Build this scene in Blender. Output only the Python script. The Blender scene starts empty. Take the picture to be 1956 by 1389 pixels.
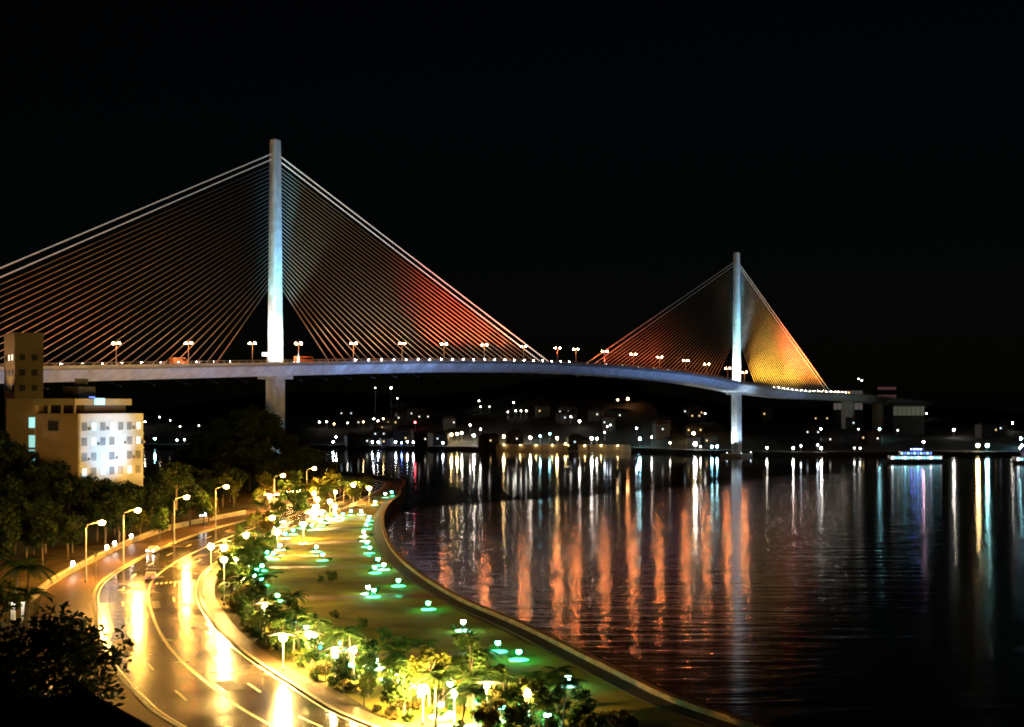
import bpy, bmesh, math, random
from mathutils import Vector, Matrix
R = math.radians
random.seed(7)
S = bpy.context.scene
COL = S.collection

# ------------------------------------------------------------------ camera, sky, moon, exposure
EYE = 34.4            # eye height above the water
FPX, CX, HY = 2605.0, 978.0, 774.0
cam = bpy.data.cameras.new('camera'); co = bpy.data.objects.new('camera', cam); COL.objects.link(co)
co.location = (0, 0, EYE); co.rotation_euler = (R(90), 0, 0)
cam.sensor_width = 36; cam.lens = FPX / 1956 * 36
cam.shift_y = (HY - 694.5) / 1956
cam.clip_start = 1; cam.clip_end = 12000
S.camera = co
W = bpy.data.worlds.new('World'); S.world = W; W.use_nodes = True
nt = W.node_tree; bg = nt.nodes['Background']
sky = nt.nodes.new('ShaderNodeTexSky'); sky.sky_type = 'NISHITA'; sky.sun_disc = False
sky.sun_elevation = R(18); sky.sun_rotation = R(200)
nt.links.new(sky.outputs[0], bg.inputs[0]); bg.inputs[1].default_value = 0.00022
sun = bpy.data.lights.new('moon', 'SUN'); sun.energy = 0.0015; sun.angle = R(0.5); sun.color = (1, .93, .85)
so = bpy.data.objects.new('moon', sun); COL.objects.link(so); so.rotation_euler = (R(72), 0, R(-20))
S.view_settings.view_transform = 'Standard'; S.view_settings.look = 'None'
S.view_settings.exposure = 0; S.view_settings.gamma = 1
S.render.engine = 'CYCLES'
S.cycles.use_denoising = True
S.cycles.use_adaptive_sampling = False
S.cycles.max_bounces = 5; S.cycles.diffuse_bounces = 2; S.cycles.glossy_bounces = 3
S.cycles.transmission_bounces = 2; S.cycles.transparent_max_bounces = 4
S.cycles.sample_clamp_indirect = 4
S.cycles.caustics_reflective = False; S.cycles.caustics_refractive = False
S.cycles.filter_width = 1.9
try: S.cycles.use_light_tree = True
except Exception: pass

# ------------------------------------------------------------------ helpers
G = 2.5                                        # level of the promenade land
def at(px, py, z=G):
    d = FPX * (EYE - z) / (py - HY)
    return Vector(((px - CX) * d / FPX, d, z))
def atd(px, py, d):
    return Vector(((px - CX) * d / FPX, d, EYE - (py - HY) * d / FPX))

MATS = {}
def mat(name, col, rough=.8, var=.25, scale=.6, bump=0, spec=.5, metal=0, bscale=None):
    if name in MATS: return MATS[name]
    m = bpy.data.materials.new(name); m.use_nodes = True; n = m.node_tree
    p = n.nodes['Principled BSDF']; p.inputs['Roughness'].default_value = rough
    p.inputs['Metallic'].default_value = metal; p.inputs['Specular IOR Level'].default_value = spec
    tc = n.nodes.new('ShaderNodeTexCoord'); no = n.nodes.new('ShaderNodeTexNoise')
    no.inputs['Scale'].default_value = scale; no.inputs['Detail'].default_value = 5
    n.links.new(tc.outputs['Object'], no.inputs['Vector'])
    r = n.nodes.new('ShaderNodeValToRGB')
    r.color_ramp.elements[0].position = .3; r.color_ramp.elements[1].position = .7
    r.color_ramp.elements[0].color = (*[c * (1 - var) for c in col], 1)
    r.color_ramp.elements[1].color = (*[min(1, c * (1 + var)) for c in col], 1)
    n.links.new(no.outputs[0], r.inputs[0]); n.links.new(r.outputs[0], p.inputs['Base Color'])
    if bump:
        b = n.nodes.new('ShaderNodeBump'); b.inputs['Strength'].default_value = bump
        n2 = n.nodes.new('ShaderNodeTexNoise'); n2.inputs['Scale'].default_value = bscale or scale * 6
        n.links.new(tc.outputs['Object'], n2.inputs['Vector'])
        n.links.new(n2.outputs[0], b.inputs['Height']); n.links.new(b.outputs[0], p.inputs['Normal'])
    MATS[name] = m; return m
def emit(name, col, s):
    if name in MATS: return MATS[name]
    m = bpy.data.materials.new(name); m.use_nodes = True; n = m.node_tree
    p = n.nodes['Principled BSDF']
    p.inputs['Base Color'].default_value = (*[c * .5 for c in col], 1)
    p.inputs['Emission Color'].default_value = (*col, 1); p.inputs['Emission Strength'].default_value = s
    if s < 3: m.cycles.emission_sampling = 'NONE'
    MATS[name] = m; return m
def leafmat(name, col, trans=.35):
    if name in MATS: return MATS[name]
    m = mat(name, col, .6, .45, .5, spec=.12)
    n = m.node_tree; p = n.nodes['Principled BSDF']; out = n.nodes['Material Output']
    t = n.nodes.new('ShaderNodeBsdfTranslucent'); mx = n.nodes.new('ShaderNodeMixShader')
    mx.inputs[0].default_value = trans
    n.links.new(p.inputs['Base Color'].links[0].from_socket, t.inputs[0])
    n.links.new(p.outputs[0], mx.inputs[1]); n.links.new(t.outputs[0], mx.inputs[2])
    n.links.new(mx.outputs[0], out.inputs[0]); return m

class MB:
    def __init__(s): s.v = []; s.f = []; s.mi = []; s.m = 0
    def add(s, vs, fs):
        o = len(s.v); s.v += [tuple(x) for x in vs]
        for f in fs: s.f.append([i + o for i in f]); s.mi.append(s.m)
        return s
    def box(s, c, size, rz=0, taper=1.0):
        x, y, z = [k / 2 for k in size]; ca, sa = math.cos(rz), math.sin(rz); vs = []
        for dz in (-z, z):
            k = taper if dz > 0 else 1
            for dx, dy in ((-x, -y), (x, -y), (x, y), (-x, y)):
                dx *= k; dy *= k
                vs.append((c[0] + dx * ca - dy * sa, c[1] + dx * sa + dy * ca, c[2] + dz))
        return s.add(vs, [(3, 2, 1, 0), (4, 5, 6, 7), (0, 1, 5, 4), (1, 2, 6, 5), (2, 3, 7, 6), (3, 0, 4, 7)])
    def tube(s, pts, rad, n=6, cap=True):
        pts = [Vector(p) for p in pts]
        if not hasattr(rad, '__len__'): rad = [rad] * len(pts)
        vs = []; fs = []
        for i, p in enumerate(pts):
            d = (pts[min(i + 1, len(pts) - 1)] - pts[max(i - 1, 0)]).normalized()
            a = d.cross(Vector((0, 0, 1)))
            if a.length < .05: a = d.cross(Vector((1, 0, 0)))
            a.normalize(); b = d.cross(a)
            for k in range(n):
                t = 2 * math.pi * k / n
                vs.append(p + (a * math.cos(t) + b * math.sin(t)) * rad[i])
        for i in range(len(pts) - 1):
            for k in range(n):
                fs.append((i * n + k, i * n + (k + 1) % n, (i + 1) * n + (k + 1) % n, (i + 1) * n + k))
        if cap:
            fs.append(tuple(range(n))[::-1]); fs.append(tuple((len(pts) - 1) * n + k for k in range(n)))
        return s.add(vs, fs)
    def lathe(s, c, prof, n=8, sx=1, sy=1):
        vs = []; fs = []
        for r, z in prof:
            for k in range(n):
                t = 2 * math.pi * k / n
                vs.append((c[0] + r * sx * math.cos(t), c[1] + r * sy * math.sin(t), c[2] + z))
        for i in range(len(prof) - 1):
            for k in range(n):
                fs.append((i * n + k, i * n + (k + 1) % n, (i + 1) * n + (k + 1) % n, (i + 1) * n + k))
        fs.append(tuple(range(n))[::-1]); fs.append(tuple((len(prof) - 1) * n + k for k in range(n)))
        return s.add(vs, fs)
    def ball(s, c, r, n=8, m=5, sz=1):
        pr = [(r * math.sin(math.pi * (i + .12) / (m + .24)), -r * sz * math.cos(math.pi * (i + .12) / (m + .24))) for i in range(m + 1)]
        return s.lathe(c, pr, n)
    def quad(s, a, b, c, d): return s.add([a, b, c, d], [(0, 1, 2, 3)])
    def mesh(s, name, mats):
        me = bpy.data.meshes.new(name); me.from_pydata(s.v, [], s.f)
        for m in (mats if isinstance(mats, (list, tuple)) else [mats]): me.materials.append(m)
        if s.m: me.polygons.foreach_set('material_index', s.mi)
        me.update(); return me
    def build(s, name, mats, parent=None, smooth=False, loc=None):
        me = s.mesh(name, mats)
        if smooth: me.polygons.foreach_set('use_smooth', [True] * len(me.polygons))
        return link(name, me, parent, loc)
def link(name, me, parent=None, loc=None, rz=0, sc=1):
    o = bpy.data.objects.new(name, me); COL.objects.link(o)
    if parent: o.parent = parent
    if loc is not None: o.location = loc
    if rz: o.rotation_euler = (0, 0, rz)
    if sc != 1: o.scale = (sc, sc, sc) if not hasattr(sc, '__len__') else sc
    return o
def tag(o, label, cat, group=None):
    o['label'] = label; o['category'] = cat
    if group: o['group'] = group
    return o
def struct(o): o['kind'] = 'structure'; return o
def thing(name, label, cat, loc, rz=0, group=None, sc=1):
    o = link(name, None, None, loc, rz, sc); return tag(o, label, cat, group)
def spot(name, loc, target, col, I, ang=60, blend=.6, rad=.25, parent=None):
    l = bpy.data.lights.new(name, 'SPOT'); l.energy = I * 39.5; l.color = col
    l.spot_size = R(ang); l.spot_blend = blend; l.shadow_soft_size = rad
    o = bpy.data.objects.new(name, l); COL.objects.link(o); o.location = loc
    d = Vector(target) - Vector(loc); o.rotation_euler = d.to_track_quat('-Z', 'Y').to_euler()
    if parent: o.parent = parent
    return o
def catmull(pts, step):
    P = [Vector(p) for p in pts]; P = [P[0] * 2 - P[1]] + P + [P[-1] * 2 - P[-2]]; out = []
    for i in range(1, len(P) - 2):
        a, b, c, d = P[i - 1:i + 3]; n = max(1, round((c - b).length / step))
        for k in range(n):
            t = k / n
            out.append(.5 * ((2 * b) + (c - a) * t + (2 * a - 5 * b + 4 * c - d) * t * t + (3 * b - a - 3 * c + d) * t ** 3))
    out.append(P[-2]); return out
def even(pts, step):
    out = [pts[0]]; acc = 0
    for a, b in zip(pts, pts[1:]):
        L = (b - a).length; pos = 0
        while acc + L - pos >= step:
            pos += step - acc; acc = 0; out.append(a.lerp(b, pos / L))
        acc += L - pos
    return out
def offset(pts, d):
    out = []
    for i, p in enumerate(pts):
        t = pts[min(i + 1, len(pts) - 1)] - pts[max(i - 1, 0)]
        nrm = Vector((t.y, -t.x, 0)).normalized(); out.append(p + nrm * d)
    return out
def ribbon(a, b, za, zb=None):
    m = MB(); zb = za if zb is None else zb; n = len(a)
    m.add([(p.x, p.y, za) for p in a] + [(p.x, p.y, zb) for p in b], [(i, n + i, n + i + 1, i + 1) for i in range(n - 1)])
    return m
def band(pts, w0, w1, z0, z1, name, mats, parent=None):
    """solid strip between offsets w0 and w1, from z0 to z1"""
    a, b = offset(pts, w0), offset(pts, w1); n = len(a); m = MB(); v = []
    for p, q in zip(a, b): v += [(p.x, p.y, z0), (q.x, q.y, z0), (q.x, q.y, z1), (p.x, p.y, z1)]
    f = []
    for i in range(n - 1):
        for k in range(4): f.append((i * 4 + k, i * 4 + (k + 1) % 4, i * 4 + 4 + (k + 1) % 4, i * 4 + 4 + k))
    f += [(3, 2, 1, 0), tuple((n - 1) * 4 + k for k in range(4))]
    return m.add(v, f).build(name, mats, parent)
def stones(pts, step, w0, w1, z0, z1, gap, name, mats, parent, jit=.01):
    """one box mesh for each stone along a line"""
    e = even(pts, step)
    for a, b in zip(e, e[1:]):
        d = (b - a).normalized(); nrm = Vector((d.y, -d.x, 0)); m = MB()
        p = a + d * gap / 2; q = b - d * gap / 2; dz = random.uniform(-jit, jit); v = []
        for z in (z0, z1 + dz):
            for c, w in ((p, w0), (p, w1), (q, w1), (q, w0)):
                k = c + nrm * w; v.append((k.x, k.y, z))
        m.add(v, [(3, 2, 1, 0), (4, 5, 6, 7), (0, 1, 5, 4), (1, 2, 6, 5), (2, 3, 7, 6), (3, 0, 4, 7)])
        m.build(name, mats, parent)

# ------------------------------------------------------------------ materials
CONC = mat('concrete', (.42, .42, .4), .7, .12, .25, .1)
PALE = mat('pale_concrete', (.6, .61, .6), .6, .2, .35, .08)
DARKM = mat('dark_metal', (.05, .05, .05), .5, .2, 2)
GREYM = mat('galvanised_metal', (.35, .34, .32), .45, .15, 2, metal=.4)
CABLE = mat('cable_sheath', (.48, .44, .41), .5, .06, .3)
KERB = mat('kerb_paint', (.48, .42, .3), .8, .3, .8, .1, spec=.1)
PAINT = mat('road_paint', (.75, .68, .42), .4, .2, 1.2)
PAVER = None
EARTH = mat('earth', (.085, .065, .025), .95, .5, .25, .3, spec=.05)
GRASS = mat('grass', (.18, .145, .024), .95, .45, .12, .5, spec=.04, bscale=3)
BARK = mat('bark', (.11, .08, .055), .9, .3, 3, .4)
LEAF = [leafmat('leaf_yellow_green', (.085, .1, .016)), leafmat('leaf_green', (.045, .085, .018)), leafmat('leaf_olive', (.085, .07, .016))]
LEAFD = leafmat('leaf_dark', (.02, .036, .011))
PALMG = leafmat('palm_frond', (.05, .09, .022))
def glow(c, s): return emit('glow_%s_%g' % (c, s), GC[c], s)
GC = dict(warm=(1, .66, .25), white=(1, .93, .8), cool=(.75, .9, 1), cyan=(.35, .9, 1), green=(.05, 1, .45), sodium=(1, .42, .13),
          blue=(.12, .2, 1), red=(1, .08, .1), pink=(1, .55, .7), teal=(.12, 1, .62))

def brickmat(name, c1, c2, mort, sc, rough=.5):
    m = bpy.data.materials.new(name); m.use_nodes = True; n = m.node_tree; p = n.nodes['Principled BSDF']
    tc = n.nodes.new('ShaderNodeTexCoord'); b = n.nodes.new('ShaderNodeTexBrick')
    b.inputs['Color1'].default_value = (*c1, 1); b.inputs['Color2'].default_value = (*c2, 1); b.inputs['Mortar'].default_value = (*mort, 1)
    b.inputs['Scale'].default_value = sc; n.links.new(tc.outputs['Object'], b.inputs['Vector'])
    n.links.new(b.outputs[0], p.inputs['Base Color']); p.inputs['Roughness'].default_value = rough; p.inputs['Specular IOR Level'].default_value = .03; return m
PAVER = brickmat('paving_red', (.19, .075, .045), (.14, .06, .04), (.06, .05, .04), 1.2, .45)
PAVEY = brickmat('paving_tan', (.16, .1, .05), (.12, .075, .042), (.05, .04, .03), 1.0, .5)
PAVED = brickmat('paving_dark', (.055, .05, .045), (.04, .038, .035), (.02, .02, .02), 1.0, .5)

# wet asphalt: film of rain whose gloss changes from patch to patch
ASPH = bpy.data.materials.new('wet_asphalt'); ASPH.use_nodes = True
def _wet():
    n = ASPH.node_tree; p = n.nodes['Principled BSDF']; tc = n.nodes.new('ShaderNodeTexCoord')
    a = n.nodes.new('ShaderNodeTexNoise'); a.inputs['Scale'].default_value = .12; a.inputs['Detail'].default_value = 6
    n.links.new(tc.outputs['Object'], a.inputs['Vector'])
    r = n.nodes.new('ShaderNodeMapRange'); r.inputs[1].default_value = .35; r.inputs[2].default_value = .65
    r.inputs[3].default_value = .13; r.inputs[4].default_value = .28
    p.inputs['Specular IOR Level'].default_value = .15
    n.links.new(a.outputs[0], r.inputs[0]); n.links.new(r.outputs[0], p.inputs['Roughness'])
    c = n.nodes.new('ShaderNodeValToRGB'); c.color_ramp.elements[0].position = .34; c.color_ramp.elements[1].position = .66; c.color_ramp.elements[0].color = (.022, .017, .011, 1); c.color_ramp.elements[1].color = (.062, .046, .028, 1)
    b2 = n.nodes.new('ShaderNodeTexNoise'); b2.inputs['Scale'].default_value = .5; b2.inputs['Detail'].default_value = 8
    n.links.new(tc.outputs['Object'], b2.inputs['Vector']); n.links.new(b2.outputs[0], c.inputs[0]); n.links.new(c.outputs[0], p.inputs['Base Color'])
    f = n.nodes.new('ShaderNodeTexNoise'); f.inputs['Scale'].default_value = 1.2; f.inputs['Detail'].default_value = 7
    n.links.new(tc.outputs['Object'], f.inputs['Vector'])
    b = n.nodes.new('ShaderNodeBump'); b.inputs['Strength'].default_value = .09; b.inputs['Distance'].default_value = .1
    n.links.new(f.outputs[0], b.inputs['Height']); n.links.new(b.outputs[0], p.inputs['Normal'])
_wet()

# ------------------------------------------------------------------ water: calm far channel, wind-ruffled near bay
WATER = bpy.data.materials.new('water'); WATER.use_nodes = True
def _water():
    n = WATER.node_tree; p = n.nodes['Principled BSDF']
    p.inputs['Base Color'].default_value = (.004, .006, .007, 1); p.inputs['IOR'].default_value = 1.33
    g = n.nodes.new('ShaderNodeNewGeometry'); sep = n.nodes.new('ShaderNodeSeparateXYZ'); n.links.new(g.outputs['Position'], sep.inputs[0])
    no = n.nodes.new('ShaderNodeTexNoise'); no.inputs['Scale'].default_value = .012; no.inputs['Detail'].default_value = 4
    n.links.new(g.outputs['Position'], no.inputs['Vector'])
    def math_(op, a, b=None):
        m = n.nodes.new('ShaderNodeMath'); m.operation = op
        for i, x in enumerate((a, b)):
            if x is None: continue
            if isinstance(x, (int, float)): m.inputs[i].default_value = x
            else: n.links.new(x, m.inputs[i])
        return m.outputs[0]
    edge = math_('SUBTRACT', sep.outputs[1], math_('MULTIPLY', sep.outputs[0], 1.3))
    edge = math_('ADD', edge, math_('MULTIPLY', math_('SUBTRACT', no.outputs[0], .5), 130))
    r = n.nodes.new('ShaderNodeMapRange'); r.inputs[1].default_value = 462; r.inputs[2].default_value = 492
    r.inputs[3].default_value = 1; r.inputs[4].default_value = 0; n.links.new(edge, r.inputs[0])
    ruffle = r.outputs[0]
    n.links.new(math_('ADD', math_('MULTIPLY', ruffle, .045), .07), p.inputs['Roughness'])
    hs = []
    for sx, sc, det in ((.22, .22, 2), (.14, .9, 3)):       # swell you can see, ripples you cannot
        mp = n.nodes.new('ShaderNodeMapping'); mp.inputs['Scale'].default_value = (sx, 1.0, 1); n.links.new(g.outputs['Position'], mp.inputs[0])
        w = n.nodes.new('ShaderNodeTexNoise'); w.inputs['Scale'].default_value = sc; w.inputs['Detail'].default_value = det; n.links.new(mp.outputs[0], w.inputs['Vector']); hs.append(w.outputs[0])
    h = math_('ADD', math_('MULTIPLY', hs[0], 2.2), hs[1])
    b = n.nodes.new('ShaderNodeBump'); b.inputs['Distance'].default_value = .12
    n.links.new(math_('ADD', math_('MULTIPLY', ruffle, .42), .02), b.inputs['Strength'])
    n.links.new(h, b.inputs['Height']); n.links.new(b.outputs[0], p.inputs['Normal'])
_water()
struct(MB().quad((-4000, -600, 0), (4000, -600, 0), (4000, 7000, 0), (-4000, 7000, 0)).build('water', WATER))

# ------------------------------------------------------------------ near land
wall_px = [(1370, 1372), (1260, 1331), (1180, 1291), (1090, 1246), (1000, 1201), (905, 1160), (860, 1138), (800, 1100), (757, 1062), (735, 1024), (730, 992), (741, 966), (762, 948)]
wall_pts = [at(*p, z=0 + G) for p in wall_px]
shore = [Vector((120, 10, G)), Vector((62, 78, G)), Vector((33, 118, G))] + wall_pts
tip = [Vector((-42, 508, G)), Vector((-43, 535, G)), Vector((-50, 585, G)), Vector((-90, 650, G)), Vector((-170, 700, G))]
WALL = catmull(shore + tip, 3.0)
for p in WALL: p.z = G
land = MB()
ring = [(p.x, p.y, G) for p in WALL] + [(-500, 760, G), (-900, 760, G), (-900, -300, G), (190, -300, G)]
land.add(ring + [(x, y, -3) for x, y, z in ring], [tuple(range(len(ring)))[::-1]] + [(i, (i + 1) % len(ring), len(ring) + (i + 1) % len(ring), len(ring) + i) for i in range(len(ring))])
struct(land.build('ground', EARTH))

# road edges
Lk = [Vector((16, 72, G)), Vector((-10, 102, G))] + [at(*p) for p in [(343, 1389), (267, 1332), (207, 1258), (186, 1180), (196, 1112), (300, 1051), (400, 1013), (482, 990), (560, 962), (612, 946)]] + [Vector((-67, 522, G)), Vector((-73, 566, G)), Vector((-104, 612, G)), Vector((-200, 650, G))]
Rk = [Vector((38, 84, G)), Vector((8, 110, G))] + [at(*p) for p in [(700, 1385), (560, 1310), (450, 1235), (400, 1180), (380, 1132)]] + [Vector((-58.5, 262, G)), Vector((-60, 296, G)), Vector((-58, 344, G)), Vector((-54, 390, G)), Vector((-51, 440, G)), Vector((-50, 492, G)), Vector((-50, 528, G)), Vector((-56, 572, G)), Vector((-92, 628, G)), Vector((-194, 668, G))]
LK, RK = catmull(Lk, 2.0), catmull(Rk, 2.0)
def resample(pts, n):
    ls = [0]
    for a, b in zip(pts, pts[1:]): ls.append(ls[-1] + (b - a).length)
    out = []; j = 0
    for i in range(n):
        s = ls[-1] * i / (n - 1)
        while j < len(pts) - 2 and ls[j + 1] < s: j += 1
        out.append(pts[j].lerp(pts[j + 1], min(1, (s - ls[j]) / max(1e-6, ls[j + 1] - ls[j]))))
    return out
NR = 260
LR, RR = resample(LK, NR), resample(RK, NR)
road = struct(ribbon(LR, RR, G + .02).build('road', ASPH))
def lane(f, i0, i1, w, name='lane_line', z=G + .026):
    c = [LR[i].lerp(RR[i], f) for i in range(i0, i1)]
    ribbon(offset(c, -w / 2), offset(c, w / 2), z).build(name, PAINT, road)
lane(.5, 0, NR, .42); 
for i in range(0, NR - 3, 7):
    lane(.745, i, i + 3, .3, 'lane_dash'); lane(.25, i, i + 3, .3, 'lane_dash')
lane(.03, 0, NR, .25); lane(.97, 0, NR, .25)
PATCH = mat('asphalt_patch', (.018, .016, .014), .5, .4, 1.5, .2, spec=.2)
for i, n_, f0, f1 in ((36, 3, .55, .68), (47, 5, .1, .22), (52, 2, .78, .9), (61, 4, .52, .6), (70, 2, .2, .42), (78, 4, .84, .95), (88, 3, .6, .72), (100, 5, .08, .2), (118, 4, .55, .75)):
    ribbon([LR[k].lerp(RR[k], f0) for k in range(i, i + n_)], [LR[k].lerp(RR[k], f1) for k in range(i, i + n_)], G + .0235).build('asphalt_patch', PATCH, road)
for i, f in ((40, .62), (55, .3), (66, .8), (84, .42), (97, .7), (112, .35)):
    c = LR[i].lerp(RR[i], f); MB().lathe((c.x, c.y, G + .022), [(.42, 0), (.4, .012)], 14).build('manhole_cover', DARKM, road)
# crossing bars
for k in range(9):
    i = 72; a = LR[i].lerp(RR[i], .56 + k * .045); b = LR[i + 1].lerp(RR[i + 1], .56 + k * .045)
    d = (b - a).normalized(); nrm = Vector((d.y, -d.x, 0)); m = MB(); z = G + .027
    c = [a - nrm * .22, a + nrm * .22, a + nrm * .22 + d * 2.2, a - nrm * .22 + d * 2.2]
    m.quad(*[(q.x, q.y, z) for q in c]).build('crossing_bar', PAINT, road)
kerb_l = struct(band(LK, -.1, 0.02, G - .1, G + .12, 'kerb_left', CONC)); stones(LK, 2.5, -.4, .06, G, G + .17, .04, 'kerb_stone', KERB, kerb_l)
kerb_r = struct(band(RK, -.02, .1, G - .1, G + .12, 'kerb_right', CONC)); stones(RK, 2.5, -.06, .4, G, G + .17, .04, 'kerb_stone', KERB, kerb_r)
struct(band(LK, -8.5, -.41, G - .2, G + .13, 'pavement_left', PAVEY))
struct(band(RK, .41, 2.6, G - .2, G + .13, 'pavement_right', PAVEY))
# retaining wall behind the left pavement
rw_px = [(60, 1150), (110, 1113), (150, 1090), (205, 1062), (260, 1036), (330, 1012), (400, 997), (470, 983)]
RW = catmull([at(*p) for p in rw_px], 2.0)
rwall = thing('retaining_wall', 'long low retaining wall with pale coping stones along the left pavement below the dark trees', 'wall', RW[0])
def under(o, root):
    o.parent = root; o.matrix_parent_inverse = Matrix.Translation(-root.location); return o
wb = band(RW, -.35, 0, G - .2, G + 1.1, 'wall_body', mat('wall_render', (.3, .22, .12), .8, .3, .5)); under(wb, rwall)
n0 = len(COL.objects); stones(RW, 2.4, -.5, .15, G + 1.1, G + 1.32, .04, 'coping_stone', KERB, None)
for o in list(COL.objects)[n0:]: under(o, rwall)

# sea wall with coping stones
SW = catmull(shore[2:] + tip, 2.0)
sea = thing('sea_wall', 'curving sea wall with tan coping stones between the lawn and the water', 'wall', SW[0])
o = band(SW, -.25, .45, -2, G + .5, 'wall_body', mat('sea_wall_stone', (.12, .09, .06), .9, .4, .6, .3, spec=.03)); under(o, sea)
COPE = mat('coping_tan', (.16, .085, .05), .9, .35, .5, .2, spec=.03)
n0 = len(COL.objects); stones(SW, 3.6, -.3, .52, G + .5, G + .72, .16, 'coping_stone', COPE, None, .03)
for o in list(COL.objects)[n0:]: under(o, sea)
# promenade path, lawn, cross paths
struct(band(SW, -2.6, -.26, G - .2, G + .06, 'promenade_path', PAVED))
lawn_px = [(1335, 1389), (1200, 1325), (1110, 1277), (985, 1218), (868, 1163), (777, 1108), (728, 1062), (711, 1022), (708, 990), (722, 968), (690, 968), (600, 1000), (520, 1060), (470, 1130), (500, 1200), (600, 1290), (760, 1389)]
lp = [at(*p) for p in lawn_px]
def poly(name, pts, z, m, parent=None):
    return MB().add([(p.x, p.y, z) for p in pts], [tuple(range(len(pts)))]).build(name, m, parent)
struct(poly('lawn', lp, G + .03, GRASS))
def xpath(l, r, w, m=PAVER, z=G + .05):
    a, b = at(*l), at(*r); d = (b - a).normalized(); nr = Vector((d.y, -d.x, 0)) * w / 2
    return struct(poly('garden_path', [a + nr, b + nr, b - nr, a - nr], z, m))
xpath((520, 1062), (712, 1062), 3.4); xpath((545, 1040), (700, 1034), 4.5); xpath((575, 1013), (697, 1008), 6, PAVED)
xpath((490, 1145), (828, 1138), 4); xpath((640, 1255), (1005, 1247), 3.6); xpath((500, 1085), (720, 1082), 3, PAVEY)
xpath((600, 995), (697, 990), 8)

# hills on the near side: mounds of earth
def mound(name, cx, cy, rx, ry, h, seed):
    random.seed(seed); m = MB(); n, k = 40, 12; vs = []; ph = [random.uniform(0, 6.28) for _ in range(4)]
    for j in range(k + 1):
        f = j / k
        for i in range(n):
            t = 2 * math.pi * i / n
            w = 1 + .1 * math.sin(3 * t + ph[0]) + .06 * math.sin(5 * t + ph[1])
            vs.append((cx + rx * f * w * math.cos(t), cy + ry * f * w * math.sin(t), G - .6 + h * (math.cos(math.pi * f) + 1) / 2 + .5 * math.sin(9 * f + 2 * t + ph[2]) * f * (1 - f) * 3))
    fs = [(j * n + i, j * n + (i + 1) % n, (j + 1) * n + (i + 1) % n, (j + 1) * n + i) for j in range(k) for i in range(n)]
    o = m.add(vs, fs).build(name, mat('hill_earth', (.02, .026, .01), .9, .5, .2, .5), smooth=True); return struct(o)
MOUNDS = []
for a in [('hill', -102, 522, 34, 30, 18, 1), ('hill', -140, 330, 50, 140, 18, 2), ('hill', -190, 480, 70, 80, 16, 3)]:
    mound(*a); MOUNDS.append(a[1:6])
def hz(x, y):
    z = G
    for cx, cy, rx, ry, h in MOUNDS:
        f = math.hypot((x - cx) / rx, (y - cy) / ry)
        if f < 1: z = max(z, G - .6 + h * (math.cos(math.pi * f) + 1) / 2)
    return z

# ------------------------------------------------------------------ far shore: terrain
def shore_y(x):
    k = [(-2500, 1250), (-420, 1120), (-160, 1085), (-30, 1040), (20, 1018), (90, 1010), (130, 960), (200, 925), (330, 930), (500, 980), (2500, 1200)]
    for (a, ya), (b, yb) in zip(k, k[1:]):
        if a <= x <= b:
            t = (x - a) / (b - a); t = t * t * (3 - 2 * t); return ya + (yb - ya) * t
    return 1200
def far_z(x, y):
    e = y - shore_y(x)
    if e < 0: return -3
    r = max(0, e - 35)
    hgt = 62 + 20 * math.sin(x * .006 + 1) + 14 * math.sin(x * .017) + (10 if x < 120 else -18) + 9 * math.sin(x * .05 + y * .03)
    return 2.6 + hgt * (1 - math.exp(-r / 210.0)) * .62 + .8 * math.sin(x * .11) * math.sin(y * .09) * min(1, r / 30)
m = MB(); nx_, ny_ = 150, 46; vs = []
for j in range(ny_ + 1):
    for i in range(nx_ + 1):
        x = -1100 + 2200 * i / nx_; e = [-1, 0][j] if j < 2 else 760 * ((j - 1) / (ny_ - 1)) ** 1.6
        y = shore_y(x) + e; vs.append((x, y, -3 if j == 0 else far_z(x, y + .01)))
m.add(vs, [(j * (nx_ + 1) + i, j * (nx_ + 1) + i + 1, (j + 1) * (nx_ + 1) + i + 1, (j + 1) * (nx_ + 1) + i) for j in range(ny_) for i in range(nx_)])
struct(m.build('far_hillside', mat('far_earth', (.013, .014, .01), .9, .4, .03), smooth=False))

# ------------------------------------------------------------------ the bridge
B0 = Vector((-95.8, 552, 0)); U = Vector((.565, .825, 0)).normalized(); N = Vector((U.y, -U.x, 0))
ZT = [(-360, 40), (-205, 44.2), (-113, 47.6), (0, 51.8), (100, 55.2), (205, 56.8), (320, 55), (390, 51.6), (435, 48.4), (516, 44.8), (605, 43.9), (700, 41), (820, 37)]
zc = catmull([(t, z, 0) for t, z in ZT], 2.0)
def dz(t):
    for a, b in zip(zc, zc[1:]):
        if a.x <= t <= b.x: return a.y + (b.y - a.y) * (t - a.x) / (b.x - a.x + 1e-9)
    return zc[-1].y
def BP(t, s, z): p = B0 + U * t + N * s; return Vector((p.x, p.y, z))
bridge = thing('cable_stayed_bridge', 'long cable-stayed bridge with two lit masts carrying a road over the dark strait', 'bridge', B0)
def sweep(name, sec, t0, t1, mt, step=6, smooth=False):
    m = MB(); n = len(sec); ts = [t0 + (t1 - t0) * i / round((t1 - t0) / step) for i in range(round((t1 - t0) / step) + 1)]
    vs = [BP(t, s, dz(t) + z) for t in ts for s, z in sec]
    fs = [(i * n + k, i * n + (k + 1) % n, (i + 1) * n + (k + 1) % n, (i + 1) * n + k) for i in range(len(ts) - 1) for k in range(n)]
    fs += [tuple(range(n))[::-1], tuple((len(ts) - 1) * n + k for k in range(n))]
    return under(m.add(vs, fs).build(name, mt), bridge)
sweep('deck', [(-12.6, -1.0), (12.6, -1.0), (12.6, -1.45), (6, -1.9), (-6, -1.9), (-12.6, -1.45)], -360, 820, CONC)
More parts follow.
